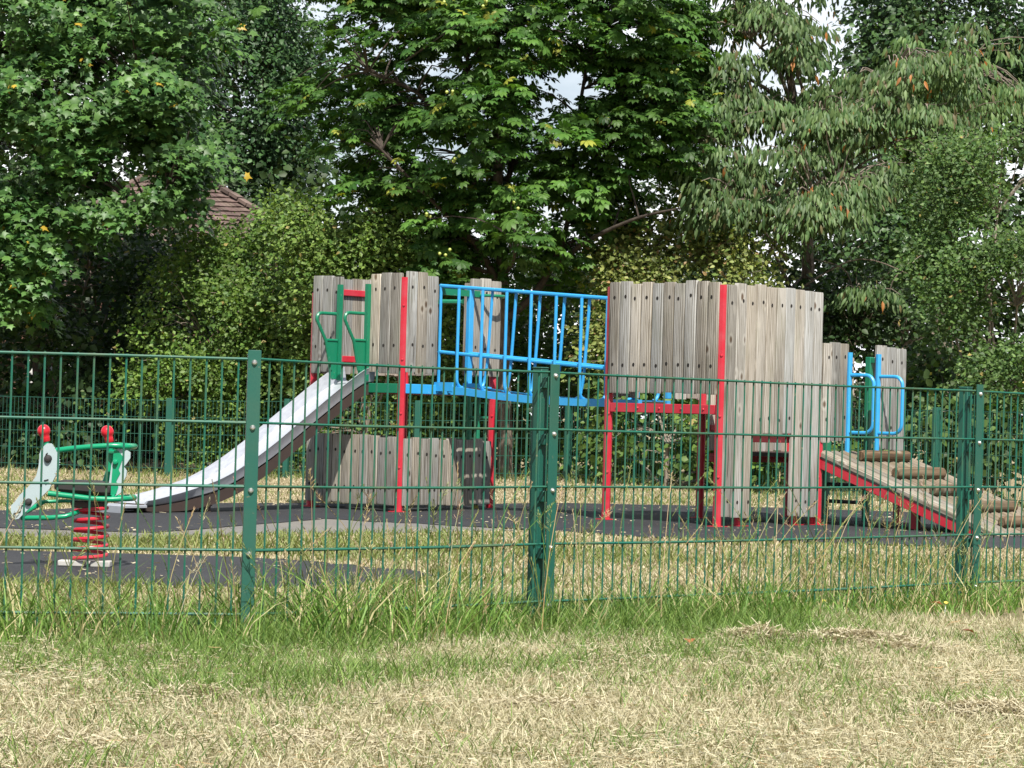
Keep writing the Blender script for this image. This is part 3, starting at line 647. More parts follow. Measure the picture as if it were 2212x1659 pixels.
def blobs_px(lst):
    """(u, v, distance, half width px, half height px, half depth m)"""
    out = []
    for u, v, d, ru, rv, rd in lst:
        s_ = F / d; c = W(u, v, d); out.append((np.array(c), np.array([ru / s_, rd, rv / s_])))
    return out
def sprays(blobs, n, shell=.45, holes=(), front=0.0, gap=None):
    """spray centres spread through the crown's volume; holes: gaps (centre, radius) the boughs leave"""
    vol = np.array([np.prod(r) ** .67 for c, r in blobs]); pick = rng.choice(len(blobs), n * 3, p=vol / vol.sum())
    d = unit(rng.normal(size=(n * 3, 3))); d[:, 1] -= front; d = unit(d)
    rf = (shell + (1 - shell) * rng.random(n * 3)) ** .6
    cs = np.array([blobs[i][0] for i in pick]); rs = np.array([blobs[i][1] for i in pick])
    far_ = rng.random(n * 3) < .10; rf = np.where(far_, 1.05 + .30 * rng.random(n * 3), rf)   # stray shoots
    ph = rng.random(6) * 6.3
    lump = 1 + .13 * np.sin(d[:, 0] * 7 + ph[0] + cs[:, 0]) + .12 * np.sin(d[:, 2] * 8 + ph[1]) + .10 * np.sin((d[:, 0] - d[:, 2]) * 11 + ph[2])
    p = cs + d * rs * (rf * lump)[:, None]
    ok = p[:, 2] > .05
    if gap is not None:
        f3 = rng.random((4, 3)) * 6.3; q3 = p * gap[1]
        nz = (np.sin(q3[:, 0] * 1.3 + f3[0, 0] + 1.2 * np.sin(q3[:, 2] * .9 + f3[0, 1])) + np.sin(q3[:, 2] * 1.6 + f3[1, 0] + 1.1 * np.sin(q3[:, 0] * 1.1 + f3[1, 1])) + .7 * np.sin(q3[:, 1] * 1.2 + q3[:, 0] * 2.1 + f3[2, 0]) + .7 * np.sin(q3[:, 2] * 2.9 - q3[:, 0] * .8 + f3[2, 1])) / 3.4
        ok &= nz > gap[0]
    for c, r in holes: 
        ok &= np.linalg.norm((p - c)[:, [0, 2]], axis=1) > r
    p = p[ok][:n]; return p, d[ok][:n]
def leaves(name, parent, cen, outd, per, rad, flat, size, tmpl, mat, c0, c1, droop=.25, up=.7, tipdown=.3, rnd=.5, odd=(), smooth=False, hang=0.0, sun=.35, clumpvar=.18):
    n = len(cen); per_n = per; k = n * per_n
    c = np.repeat(cen, per_n, 0); o = np.repeat(outd, per_n, 0).copy(); o[:, 2] *= .3; o = unit(o)
    th = rng.random(k) * 2 * np.pi; rr_ = np.sqrt(rng.random(k)) * np.repeat(rad * (.7 + .6 * rng.random(n)), per_n)
    off = np.stack([np.cos(th) * rr_, np.sin(th) * rr_, rng.normal(size=k) * rad * flat - droop * rr_ ** 2 / rad], -1)
    # tilt the spray downwards to the outside
    off[:, 2] -= (off * o).sum(1) * .35 - (off[:, 2] * o[:, 2]) * .35
    pos = c + off
    radial = unit(off * np.array([1, 1, .2]) + rng.normal(size=(k, 3)) * .25 * rad)
    tip = unit(radial * (1 - hang) + o * .35 + rng.normal(size=(k, 3)) * rnd * .6 + np.array([0, 0, -tipdown - hang * 1.6]))
    nrm = unit(np.array([0, 0, up]) + o * .45 + np.array([0.05, -sun, 0]) + rng.normal(size=(k, 3)) * rnd * .55)
    Rm = frames(tip, nrm)
    sz = size * (.5 + .95 * rng.random(k) ** 1.2)
    v = np.einsum('nij,kj->nki', Rm, tmpl[0]) * sz[:, None, None] + pos[:, None, :]
    t = rng.random((k, 1)); cl = np.repeat(1 + clumpvar * rng.normal(size=(n, 1)), per_n, 0)
    col = (np.array(c0) * (1 - t) + np.array(c1) * t) * np.clip(cl, .55, 1.5) * (.85 + .3 * rng.random((k, 1)))
    for frac, oc in odd:
        mk = rng.random(k) < frac; col[mk] = np.array(oc) * (.7 + .6 * rng.random((mk.sum(), 1)))
    return fast_mesh(name, v, tmpl[1], np.clip(col, .004, .9), mat, parent, smooth)
def limb_mesh(name, parent, limbs, mat, n=10):
    mb = MB()
    for path, r in limbs:
        P = [Vector(p) for p in path]; k = max(6, len(P) * 4); Q = []
        for i in range(k + 1):
            t = i / k * (len(P) - 1); j = min(int(t), len(P) - 2); f_ = t - j
            p0, p1, p2, p3 = P[max(j - 1, 0)], P[j], P[j + 1], P[min(j + 2, len(P) - 1)]
            Q.append(.5 * ((2 * p1) + (p2 - p0) * f_ + (2 * p0 - 5 * p1 + 4 * p2 - p3) * f_ ** 2 + (3 * p1 - p0 - 3 * p2 + p3) * f_ ** 3) + Vector((random.uniform(-1, 1), random.uniform(-1, 1), 0)) * r[0] * .08)
        mb.tube(Q, [r[0] + (r[1] - r[0]) * (i / k) ** .8 for i in range(k + 1)], n)
    return mb.build(name, mat, parent)
def twigs(name, parent, limbs, cen, mat, every=2, r=.011, sag=.05):
    """thin boughs from the nearest limb out to the sprays"""
    pts = np.array([tuple(Vector(a).lerp(Vector(b), t)) for path, _ in limbs for a, b in zip(path[:-1], path[1:]) for t in (0, .25, .5, .75)])
    mb = MB()
    for c in cen[::every]:
        dd = np.linalg.norm((pts - c) * np.array([1, 1, 1.3]), axis=1) + np.maximum(pts[:, 2] - c[2], 0) * .8
        a = Vector(pts[dd.argmin()]); b = Vector(c); mid = (a + b) / 2 + Vector((random.uniform(-.1, .1), random.uniform(-.1, .1), sag + random.uniform(0, .15))) * min(1, (b - a).length)
        mb.tube([a, (a + mid) / 2 + Vector((0, 0, .02)), mid, (b + mid) / 2 + Vector((0, 0, .03)), b], [r * 1.6, r * 1.4, r, r * .8, r * .45], 4, caps=False)
    return mb.build(name, mat, parent)
def tree(name, label, base, limbs, group=None, cat='tree'):
    t = tag(empty(name, (0, 0, 0)), label, cat, group)
    return t
def holes_px(lst, d): return [(np.array(W(u, v, d)), r * d / F) for u, v, r in lst]

# --- horse chestnut in the middle
t = tree('horse_chestnut_tree', 'broad horse chestnut with big hand-shaped leaves and slim trunk behind the blue bridge', None, None)
D = 30.2
tb = G(1092, 1040); base = Vector((W(1092, 1040, D).x, D, gz(W(1092, 1040, D).x, D) - .02))
limbs = [([base, W(1090, 900, D), W(1086, 620, D), W(1076, 400, D), W(1072, 180, D), W(1075, -60, D), W(1080, -300, D)], (.105, .03)),
         ([W(1088, 690, D), W(1150, 640, D - .1), W(1198, 560, D - .2), W(1228, 470, D - .3), W(1250, 250, D - .3), W(1290, 20, D)], (.055, .016)),
         ([W(1086, 640, D), W(1040, 545, D - .3), W(970, 470, D - .6), W(900, 400, D - .9), W(800, 300, D - 1)], (.05, .012)),
         ([W(1083, 560, D), W(1030, 430, D - .2), W(1020, 250, D - .3), W(1000, 60, D - .2), W(960, -120, D)], (.05, .014)),
         ([W(1078, 450, D), W(1110, 330, D + .2), W(1114, 150, D + .3), W(1150, -50, D)], (.045, .014)),
         ([W(1180, 590, D - .1), W(1270, 520, D - .8), W(1380, 470, D - 1.2), W(1470, 450, D - 1.4)], (.04, .01)),
         ([W(1235, 400, D), W(1330, 300, D - .8), W(1440, 240, D - 1)], (.035, .01)),
         ([W(1060, 330, D), W(900, 200, D - .5), W(760, 140, D - .8)], (.035, .01)),
         ([W(1085, 600, D), W(1110, 560, D - 1), W(1110, 500, D - 2)], (.03, .012))]
bl = blobs_px([(1170, -150, D, 300, 150, 1.8), (900, -60, D + .5, 180, 90, 1.1), (860, 40, D + .4, 210, 110, 1.2), (1330, 60, D - .3, 230, 120, 1.7), (1060, 90, D - .6, 210, 120, 1.5), (800, 230, D + .4, 180, 110, 1.1), (1080, 265, D - .6, 210, 95, 1.6), (1400, 220, D - .4, 190, 120, 1.4),
               (880, 350, D + .2, 220, 100, 1.3), (1300, 360, D - .2, 250, 95, 1.3), (1090, 430, D - .2, 290, 110, 1.5), (1120, 500, D - 1.8, 80, 45, .5), (930, 540, D + .1, 120, 50, .9), (790, -40, D + .6, 110, 70, .9), (1480, 40, D, 70, 70, .8), (1490, 180, D, 60, 60, .7), (1250, 560, D + .3, 170, 60, .9), (1000, 590, D, 210, 45, .9)])
hol = holes_px([(1212, 190, 42), (1180, 262, 36), (955, 318, 40), (905, 300, 30), (985, 325, 26), (830, 62, 26), (765, 50, 26), (1245, 100, 22), (1265, 195, 34), (1290, 210, 26), (1005, 238, 24), (1330, 320, 24), (684, 425, 22), (745, 430, 16), (655, 25, 44), (1565, 55, 26), (1010, 340, 20), (690, 80, 20)], D)
cen, od = sprays(bl, 980, .22, hol, .15)
limb_mesh('trunk', t, limbs[:1], M['bark']); limb_mesh('limbs', t, limbs[1:], M['dark_bark'])
twigs('branches', t, limbs, cen, M['dark_bark'], 2, .009, .08)
leaves('crown', t, cen, od, 21, .27, .13, .106, t_chestnut(), M['leaf'], (.028, .082, .015), (.088, .178, .032), droop=.28, up=1.25, tipdown=.22, rnd=.42, odd=((.02, (.24, .26, .04)),), sun=.12)
# conkers
vs, fsx = [], None
fr = cen[np.argsort(cen[:, 1])][:70]; fr = fr[rng.choice(len(fr), 16, replace=False)]
mb = MB()
cm = paint('conker_husk', (.34, .42, .07), (.45, .46, .12), rough=.5); mb = MB(); mb.lathe((0, 0, 0), [(0.001, -.02), (.014, -.014), (.02, 0), (.014, .014), (.001, .02)], (0, 0, 1), 7); ck = None
for c in fr:
    for j in range(3):
        o = mb.build('conker', cm, t) if ck is None else ck.copy()
        if ck is not None: C.objects.link(o)
        ck = ck or o; o.location = Vector(c) + Vector((random.uniform(-.06, .06), -.12 + random.uniform(-.05, .05), .06 + random.uniform(-.06, .05)))

# --- maple at the left
t = tree('maple_tree', 'dense dark green maple with lobed leaves overhanging the far fence beside the spring rider', None, None)
D = 32.5
x0 = W(95, 1000, D).x; base = Vector((x0, D, gz(x0, D)))
limbs = [([base, W(85, 750, D), W(92, 560, D - .2), W(100, 330, D - .5), W(110, 150, D - .6), W(130, -200, D)], (.11, .03)),
         ([W(88, 600, D), W(180, 500, D - .8), W(290, 440, D - 1.4), W(380, 400, D - 1.6)], (.05, .012)), ([W(88, 620, D), W(40, 520, D - .9), W(-40, 430, D - 1.5)], (.05, .012)),
         ([W(100, 350, D), W(220, 250, D - .8), W(330, 180, D - 1.2)], (.045, .012)), ([W(105, 250, D), W(200, 60, D), W(300, -80, D)], (.045, .012)), ([W(105, 240, D), W(10, 80, D), W(-80, -50, D)], (.045, .012))]
bl = blobs_px([(140, -150, D, 420, 190, 2.4), (40, 60, D - .8, 230, 120, 1.7), (330, 60, D - .6, 180, 130, 1.5), (90, 200, D - 1.6, 170, 90, 1.2), (270, 220, D - 1.2, 180, 90, 1.3), (400, 250, D - .4, 110, 90, 1.0), (-60, 260, D - 1, 140, 130, 1.3),
               (300, 340, D - 1.4, 170, 70, 1.0), (130, 360, D - 1.5, 120, 60, .9), (10, 440, D - 1.6, 110, 75, .9), (190, 430, D - 1.5, 130, 65, .9), (350, 420, D - 1.2, 95, 55, .8), (60, 540, D - 1.6, 110, 65, .8), (15, 630, D - 1.6, 110, 60, .7), (140, 500, D - 1.7, 90, 60, .7), (-60, 560, D - 1.5, 100, 100, .8), (440, 370, D, 70, 60, .8)])
cen, od = sprays(bl, 900, .36, holes_px([(30, 300, 40), (210, 330, 26), (180, 500, 40), (490, 428, 54)], D), .25, (-.24, 3.2))
limb_mesh('trunk', t, limbs, M['dark_bark']); twigs('branches', t, limbs, cen, M['dark_bark'], 2, .010, .03)
leaves('crown', t, cen, od, 40, .25, .26, .098, t_maple(), M['leaf_gloss'], (.028, .084, .021), (.095, .190, .044), droop=.3, up=.75, tipdown=.55, rnd=.5, odd=((.006, (.36, .25, .03)),), sun=.45)

def broad(name, label, D, base_uv, bl, n, per, rad, size, tm, mat, c0, c1, trunk=None, hol=(), **kw):
    t = tree(name, label, None, None, cat=kw.pop('cat', 'tree')); u, v = base_uv
    x0 = W(u, v, D).x; base = Vector((x0, D, gz(x0, D) - .02)); top = W(*trunk[0]) if trunk else None
    shell = kw.pop('shell', .4); ev = kw.pop('ev', 3); tr = kw.pop('tr', .009); r0_ = kw.pop('r0', .14); fr = kw.pop('front', .2); sag = kw.pop('sag', .04); extra = kw.pop('limbs', None)
    cs = [Vector(c) for c, r in bl]
    if trunk: limbs = [([base] + [W(*q_) for q_ in trunk], (r0_, r0_ * .25))]
    else: limbs = [([base, base + Vector((0, 0, .5))], (.03, .02))]
    st = [p for p in limbs[0][0]]
    for c in cs:
        a = min(st, key=lambda p: (p - c).length + max(0, p.z - c.z)); a = a if (a - c).length > .1 else base
        limbs.append(([a, (a + c) / 2 + Vector((random.uniform(-.1, .1), random.uniform(-.1, .1), .1 * (c - a).length * .5)), c], (r0_ * .38 if trunk else .02, .010)))
    if extra: limbs += extra
    cen, od = sprays(bl, n, shell, hol, fr, kw.pop('gap', None))
    limb_mesh('trunk' if trunk else 'stems', t, limbs, M['bark'] if trunk else M['twig'], 8)
    if ev: twigs('branches' if trunk else 'twigs', t, limbs, cen, M['twig'], ev, tr, sag)
    leaves('crown' if trunk else 'foliage', t, cen, od, per, rad, kw.pop('flat', .45), size, tm, mat, c0, c1, **kw); return t

# dark trees further back
broad('oak_tree', 'tall dark broadleaf tree standing behind the brown roof', 47, (590, 1000), blobs_px([(520, -120, 47, 230, 160, 2.4), (610, 30, 46.5, 90, 75, 1.4), (480, 60, 46, 130, 100, 1.6), (570, 160, 46, 130, 90, 1.5), (650, 140, 46.5, 80, 80, 1.3), (470, 240, 46, 110, 90, 1.4), (580, 290, 46.2, 120, 90, 1.4), (640, 330, 46.6, 70, 80, 1.1), (520, 380, 46.4, 110, 70, 1.2), (600, 420, 46.6, 90, 60, 1.0)]), 640, 44, .40, .10, t_oval(.32), M['leaf_gloss'], (.018, .052, .017), (.055, .115, .034),
      trunk=[(590, 500, 47), (580, 250, 47), (570, 0, 47), (560, -200, 47)], hol=holes_px([(690, 420, 12), (660, 15, 40)], 47), r0=.2, up=.6, tipdown=.4, rnd=.6, sun=.45, gap=(-.2, 2.4))
broad('lime_tree', 'dark dense tree at the top right corner, behind the drooping cherry', 38, (2040, 1000), blobs_px([(2030, -80, 38, 260, 150, 2.2), (2130, 90, 37.5, 150, 110, 1.6), (1980, 90, 37.3, 130, 90, 1.4), (1890, 40, 38, 70, 80, 1.0), (2080, 220, 37.5, 150, 90, 1.4), (1900, 180, 38, 90, 70, 1.0), (2220, 200, 37, 110, 120, 1.2), (1930, 400, 35, 110, 80, .9), (2040, 430, 35, 110, 90, .9), (1900, 520, 34.5, 110, 80, .8), (2000, 560, 34.5, 110, 80, .8)]), 560, 46, .33, .09, t_oval(.34), M['leaf_gloss'], (.022, .056, .016), (.062, .118, .034),
      trunk=[(2040, 600, 38), (2035, 250, 38), (2030, -100, 38)], r0=.18, up=.6, tipdown=.5, rnd=.55, sun=.4, gap=(-.25, 2.6))
# cherry with hanging leaves
Dc = 30.8
cl_l = [([W(1700, 520, Dc), W(1640, 380, Dc - .6), W(1520, 330, Dc - 1), W(1420, 360, Dc - 1.2)], (.035, .008)), ([W(1730, 300, Dc), W(1680, 150, Dc - .3), W(1600, 60, Dc - .5)], (.04, .01)),
        ([W(1700, 560, Dc), W(1640, 470, Dc - 1.1), W(1760, 430, Dc - 1.4), W(1830, 410, Dc - 1.5)], (.028, .008)), ([W(1740, 420, Dc), W(1860, 330, Dc - .7), W(2010, 290, Dc - 1)], (.035, .008)),
        ([W(1730, 600, Dc), W(1700, 640, Dc - 1), W(1850, 560, Dc - 1.5), W(1980, 600, Dc - 1.7)], (.018, .005)), ([W(1640, 600, Dc - .5), W(1690, 500, Dc - 1.3), W(1790, 480, Dc - 1.5)], (.016, .005)), ([W(1850, 700, Dc), W(1830, 590, Dc - 1.2), W(1760, 560, Dc - 1.5)], (.014, .005))]
broad('cherry_tree', 'loose cherry tree with narrow drooping leaves and bare grey twigs above the wooden tower', Dc, (1740, 1000), blobs_px([(1680, -120, Dc, 150, 120, 1.4), (1660, 70, Dc - .4, 110, 75, 1.0), (1720, 160, Dc - .5, 110, 70, 1.0), (1570, 150, Dc - .3, 70, 60, .8), (1610, 40, Dc, 55, 60, .7), (1520, 240, Dc - .4, 60, 50, .7), (1620, 250, Dc - .7, 120, 60, 1.0), (1780, 270, Dc - .8, 120, 60, 1.0), (1960, 150, Dc - .8, 150, 60, 1.1), (2110, 170, Dc - .6, 130, 70, 1.0), (1930, 260, Dc - 1, 130, 60, 1.0), (1520, 330, Dc - 1, 80, 55, .8),
       (1700, 340, Dc - 1, 140, 55, .9), (1860, 360, Dc - 1, 120, 60, .9), (2060, 320, Dc - 1, 120, 70, .9), (1580, 430, Dc - 1.2, 90, 60, .8), (1740, 450, Dc - 1.5, 110, 45, .6), (1830, 430, Dc - 1.5, 70, 50, .6), (1660, 520, Dc - 1, 70, 40, .5), (1880, 640, Dc - 1.2, 70, 30, .4)]), 980, 32, .24, .104, t_drop(.135), M['leaf'], (.045, .098, .030), (.125, .185, .066),
      trunk=[(1745, 700, Dc), (1740, 450, Dc), (1720, 250, Dc), (1690, 50, Dc), (1680, -150, Dc)], hol=holes_px([(1555, 200, 16), (1700, 330, 26), (1580, 300, 24), (1550, 60, 26), (1660, 300, 22), (1800, 15, 26), (1640, 330, 24), (1740, 320, 18)], Dc), r0=.11, ev=1, tr=.008, sag=.10, flat=.10, gap=(-.12, 3.6), up=.2, tipdown=.6, hang=.55, rnd=.45, sun=.9, odd=((.012, (.30, .12, .03)), (.05, (.13, .11, .05))), limbs=cl_l, droop=.35)
# shrubs behind the far fence
hs = (.046, .108, .020), (.145, .220, .045)
def shrub(name, label, D, u, bl, n, size, c, per=44, rad=.26, tm=None, mat='leaf', **kw):
    a = dict(up=.5, tipdown=.1, rnd=.75, sun=.5, ev=2, tr=.006, shell=.35, cat='shrub', front=.35, gap=(-.12, 3.2), clumpvar=.24, odd=((.006, (.35, .28, .10)),)); a.update(kw)
    return broad(name, label, D, (u, 1030), blobs_px(bl), n, per, rad, size, tm or t_small(), M[mat], c[0], c[1], **a)
shrub('hawthorn_bush', 'light green hawthorn bush below the brown roof, left of the slide', 32.4, 520, [(440, 490, 32.4, 90, 40, .5), (470, 590, 32.4, 150, 95, 1.0), (620, 570, 31.9, 110, 80, .8), (560, 670, 31.6, 160, 110, .9), (430, 700, 31.8, 120, 110, .9), (520, 800, 31.6, 170, 110, .9), (400, 830, 31.6, 130, 100, .8), (620, 500, 32.8, 80, 50, .6), (540, 940, 31.4, 180, 90, .6), (640, 760, 31.7, 120, 130, .9)], 760, .058, hs, per=56, hol=holes_px([(500, 410, 38)], 32.4))
shrub('hazel_bush', 'sunlit pale bush behind the slide tower, right of the hawthorn', 30.2, 790, [(690, 500, 30.2, 110, 75, .5), (780, 480, 30.1, 100, 60, .5), (870, 520, 30.1, 90, 60, .5), (750, 600, 30.1, 130, 100, .5), (870, 640, 30.1, 120, 110, .5), (740, 760, 30.7, 120, 120, .6), (870, 820, 30.6, 150, 130, .6), (960, 590, 31.2, 80, 70, .6), (780, 930, 30.4, 170, 90, .4)], 760, .060, ((.055, .115, .022), (.165, .235, .055)), per=54)
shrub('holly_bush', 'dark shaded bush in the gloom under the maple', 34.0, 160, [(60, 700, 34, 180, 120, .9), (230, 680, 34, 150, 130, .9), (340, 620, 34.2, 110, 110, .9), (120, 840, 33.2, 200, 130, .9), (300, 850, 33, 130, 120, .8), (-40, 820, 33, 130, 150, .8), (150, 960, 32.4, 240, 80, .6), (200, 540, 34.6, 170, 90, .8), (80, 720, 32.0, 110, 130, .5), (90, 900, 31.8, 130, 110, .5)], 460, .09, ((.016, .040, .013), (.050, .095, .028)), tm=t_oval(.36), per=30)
shrub('elder_bush', 'leafy bush behind the chestnut trunk, beneath the blue rails', 33.0, 1120, [(1060, 640, 33, 130, 90, .9), (990, 830, 32.2, 110, 120, .5), (1180, 650, 33, 120, 100, .9), (1090, 780, 32.6, 140, 120, .8), (1230, 760, 32.4, 110, 120, .8), (1100, 920, 31.8, 180, 110, .7), (1250, 890, 31.6, 110, 110, .6)], 440, .07, ((.036, .082, .018), (.12, .19, .04)), tm=t_oval(.36), per=32)
shrub('bramble_thicket', 'yellowish bramble thicket behind the tall plank tower, under the cherry', 30.2, 1460, [(1400, 500, 30.2, 110, 75, .5), (1520, 530, 30.0, 110, 90, .5), (1370, 590, 29.8, 110, 80, .5), (1480, 640, 29.6, 130, 90, .5), (1600, 620, 29.4, 90, 110, .45), (1340, 700, 29.4, 100, 110, .45), (1450, 760, 29.2, 140, 110, .45)], 560, .060, ((.085, .135, .030), (.25, .27, .08)), tm=t_oval(.30), per=34, odd=((.05, (.30, .20, .09)),))
shrub('low_bramble', 'low green bramble behind the far fence, seen beneath the tall plank tower', 27.4, 1440, [(1380, 920, 28.2, 90, 75, .6), (1480, 930, 27.6, 90, 80, .6), (1580, 940, 27, 90, 75, .6), (1660, 920, 26.6, 80, 90, .6), (1330, 960, 29.7, 100, 60, .3), (1440, 990, 28.7, 90, 40, .3), (1540, 990, 27.9, 90, 40, .3), (1640, 990, 27.0, 90, 40, .3), (1780, 985, 26.4, 110, 45, .3), (1420, 840, 28.4, 110, 70, .6), (1560, 830, 28, 110, 80, .6)], 460, .075, ((.04, .09, .018), (.12, .19, .04)), tm=t_oval(.38), per=26)
shrub('privet_bush', 'tall fine-leaved privet bush in sun at the right end of the far fence', 26.2, 2130, [(2060, 330, 27, 100, 70, .8), (2160, 400, 26.6, 120, 110, .9), (2040, 450, 26.8, 90, 90, .8), (2120, 540, 26.2, 120, 100, .8), (2200, 620, 25.6, 90, 120, .8), (2080, 640, 26, 90, 90, .7), (2150, 740, 25.6, 100, 90, .7), (2200, 850, 25, 90, 110, .6), (2020, 560, 26.6, 70, 80, .6)], 560, .046, ((.040, .092, .024), (.110, .178, .046)), per=46, rad=.18, gap=(-.04, 3.6))
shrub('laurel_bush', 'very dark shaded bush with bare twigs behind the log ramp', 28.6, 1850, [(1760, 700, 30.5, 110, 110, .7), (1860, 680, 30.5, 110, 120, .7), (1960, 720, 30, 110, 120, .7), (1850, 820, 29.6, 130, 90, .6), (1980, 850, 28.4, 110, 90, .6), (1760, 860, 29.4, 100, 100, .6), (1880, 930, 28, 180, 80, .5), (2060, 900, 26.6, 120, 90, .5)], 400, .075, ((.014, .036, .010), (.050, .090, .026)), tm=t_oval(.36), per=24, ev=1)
shrub('bramble_thicket', 'low bramble thicket at the far right foot of the fence, under the privet', 25.2, 2150, [(2080, 930, 25.4, 110, 80, .5), (2200, 930, 24.6, 110, 80, .5), (2020, 860, 27, 90, 90, .5), (2330, 920, 24, 110, 90, .5)], 240, .075, ((.03, .062, .016), (.085, .14, .035)), tm=t_oval(.38), per=26)
# the wood behind everything
wl_ = tag(empty('woodland', (0, 0, 0)), 'deep shaded wood closing the view behind the bushes', 'woodland', kind='stuff')
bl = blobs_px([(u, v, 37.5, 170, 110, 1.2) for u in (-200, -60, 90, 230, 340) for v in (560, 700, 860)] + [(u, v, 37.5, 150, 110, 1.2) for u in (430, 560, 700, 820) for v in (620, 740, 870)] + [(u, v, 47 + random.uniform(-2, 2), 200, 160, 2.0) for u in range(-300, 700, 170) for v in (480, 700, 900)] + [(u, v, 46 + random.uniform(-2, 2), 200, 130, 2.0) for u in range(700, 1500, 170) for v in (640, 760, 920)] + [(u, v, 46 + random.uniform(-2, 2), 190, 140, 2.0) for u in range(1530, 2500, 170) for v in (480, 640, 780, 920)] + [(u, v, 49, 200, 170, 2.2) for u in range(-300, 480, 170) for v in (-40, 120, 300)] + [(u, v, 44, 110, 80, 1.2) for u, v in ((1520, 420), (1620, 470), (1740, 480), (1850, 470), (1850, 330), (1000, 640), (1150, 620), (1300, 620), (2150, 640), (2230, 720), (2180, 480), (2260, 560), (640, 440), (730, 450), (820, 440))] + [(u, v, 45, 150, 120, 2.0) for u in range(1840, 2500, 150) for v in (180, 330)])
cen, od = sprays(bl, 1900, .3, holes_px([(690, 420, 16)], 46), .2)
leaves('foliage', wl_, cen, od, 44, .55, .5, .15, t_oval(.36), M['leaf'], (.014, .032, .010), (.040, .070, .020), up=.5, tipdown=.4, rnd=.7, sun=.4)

# --- house behind the trees
hs_ = tag(empty('house', (W(430, 400, 40).x - .2, 41.5, 0)), 'brick house with brown tiled hipped roof half hidden by the maple', 'house')
zap = W(430, 388, 41.5).z; ridge = (-.9, .12)
def roofm():
    mb = MB(); zr = zap; ze = zr - 2.1; e0 = (-3.4, -2.6); e1 = (3.6, 2.6)
    A = Vector((ridge[0], 0, zr)); B = Vector((ridge[1], 0, zr)); P = [Vector((e0[0], e0[1], ze)), Vector((e1[0], e0[1], ze)), Vector((e1[0], e1[1], ze)), Vector((e0[0], e1[1], ze))]
    def slope(a, b, c, d, rows=26, cols=34):    # eave a-b, ridge d-c: overlapping courses of tiles
        for i in range(rows):
            t0, t1_ = i / rows, (i + 1) / rows; l0, r0_ = a.lerp(d, t0), b.lerp(c, t0); l1, r1 = a.lerp(d, t1_), b.lerp(c, t1_); nn = (b - a).cross(d - a).normalized()
            for j in range(cols):
                s0, s1 = j / cols, (j + .96) / cols; k = random.uniform(.75, 1.2); o = nn * random.uniform(.018, .032)
                q0, q1, q2, q3 = l0.lerp(r0_, s0) + o, l0.lerp(r0_, s1) + o, l1.lerp(r1, s1), l1.lerp(r1, s0)
                mb.add([q0, q1, q2, q3, q0 - nn * .03, q1 - nn * .03], [(0, 1, 2, 3), (4, 5, 1, 0)], 0, (k, k * random.uniform(.9, 1.05), k))
    slope(P[0], P[1], B, A); slope(P[1], P[2], B, B, 26, 20); slope(P[2], P[3], A, B); slope(P[3], P[0], A, A, 26, 20)
    for a, b in ((B, P[1]), (B, P[2]), (A, P[0]), (A, P[3]), (A, B)):
        n = 22
        for i in range(n): mb.bar(a.lerp(b, i / n) + Vector((0, 0, .035 + .012 * (i % 2))), a.lerp(b, (i + .9) / n) + Vector((0, 0, .035 + .012 * (i % 2))), .15, .05, col=(random.uniform(.8, 1.3),) * 3)
    return mb, ze
mb, ze = roofm(); mb.build('roof', M['roof'], hs_, smooth=False)
mb = MB(); mb.box((.1, 0, ze / 2), (6.4, 4.7, ze)); mb.build('wall', M['brick'], hs_, smooth=False)
for x in (-1.6, 1.6):
    mb = MB(); mb.box((x, -2.37, 1.5), (1.3, .06, 1.1)); wn = mb.build('window', M['white'], hs_, smooth=False); mb = MB(); mb.box((x - .3, -2.41, 1.5), (.5, .02, .95)); mb.box((x + .3, -2.41, 1.5), (.5, .02, .95)); mb.build('pane', M['glass'], wn, smooth=False)

# ------------------------------------------------------------------ grass and straw
def inside(poly, x, y):
    r_ = np.zeros(len(x), bool); n = len(poly)
    for i in range(n):
        x1, y1 = poly[i]; x2, y2 = poly[(i + 1) % n]
        c = ((y1 > y) != (y2 > y)) & (x < (x2 - x1) * (y - y1) / (y2 - y1 + 1e-12) + x1); r_ ^= c
    return r_
def vnoise(x, y, sc, seed):
    r2 = np.random.default_rng(seed); out = 0
    for k in range(5):
        a = r2.random() * 6.3; f_ = sc * 1.75 ** k; out = out + np.sin(x * f_ * math.cos(a) + y * f_ * math.sin(a) + r2.random() * 6.3 + 1.5 * np.sin(x * f_ * .6 * math.sin(a) - y * f_ * .5 + r2.random() * 6.3)) / 1.35 ** k
    return out / 2.6
def blades(name, p, h, wd, lean, curve, col, mat, parent=None):
    n = len(p); a = rng.random(n) * 2 * np.pi; side = np.stack([np.cos(a), np.sin(a), np.zeros(n)], -1) * (wd / 2)[:, None]
    la = rng.random(n) * 2 * np.pi; ld = np.stack([np.cos(la), np.sin(la), np.zeros(n)], -1) * lean[:, None]
    up = np.array([0, 0, 1.0]); v = np.zeros((n, 7, 3))
    for i, t_ in enumerate((0, .4, .75, 1.0)):
        c = p + up * (h * (t_ - curve * t_ ** 2 * .5))[:, None] + ld * (h * (t_ * .4 + t_ * t_ * .6))[:, None]
        wf_ = (1, .85, .55, 0)[i]
        if i < 3: v[:, 2 * i] = c - side * wf_; v[:, 2 * i + 1] = c + side * wf_
        else: v[:, 6] = c
    return fast_mesh(name, v, [(0, 1, 3, 2), (2, 3, 5, 4), (4, 5, 6)], col, mat, parent)
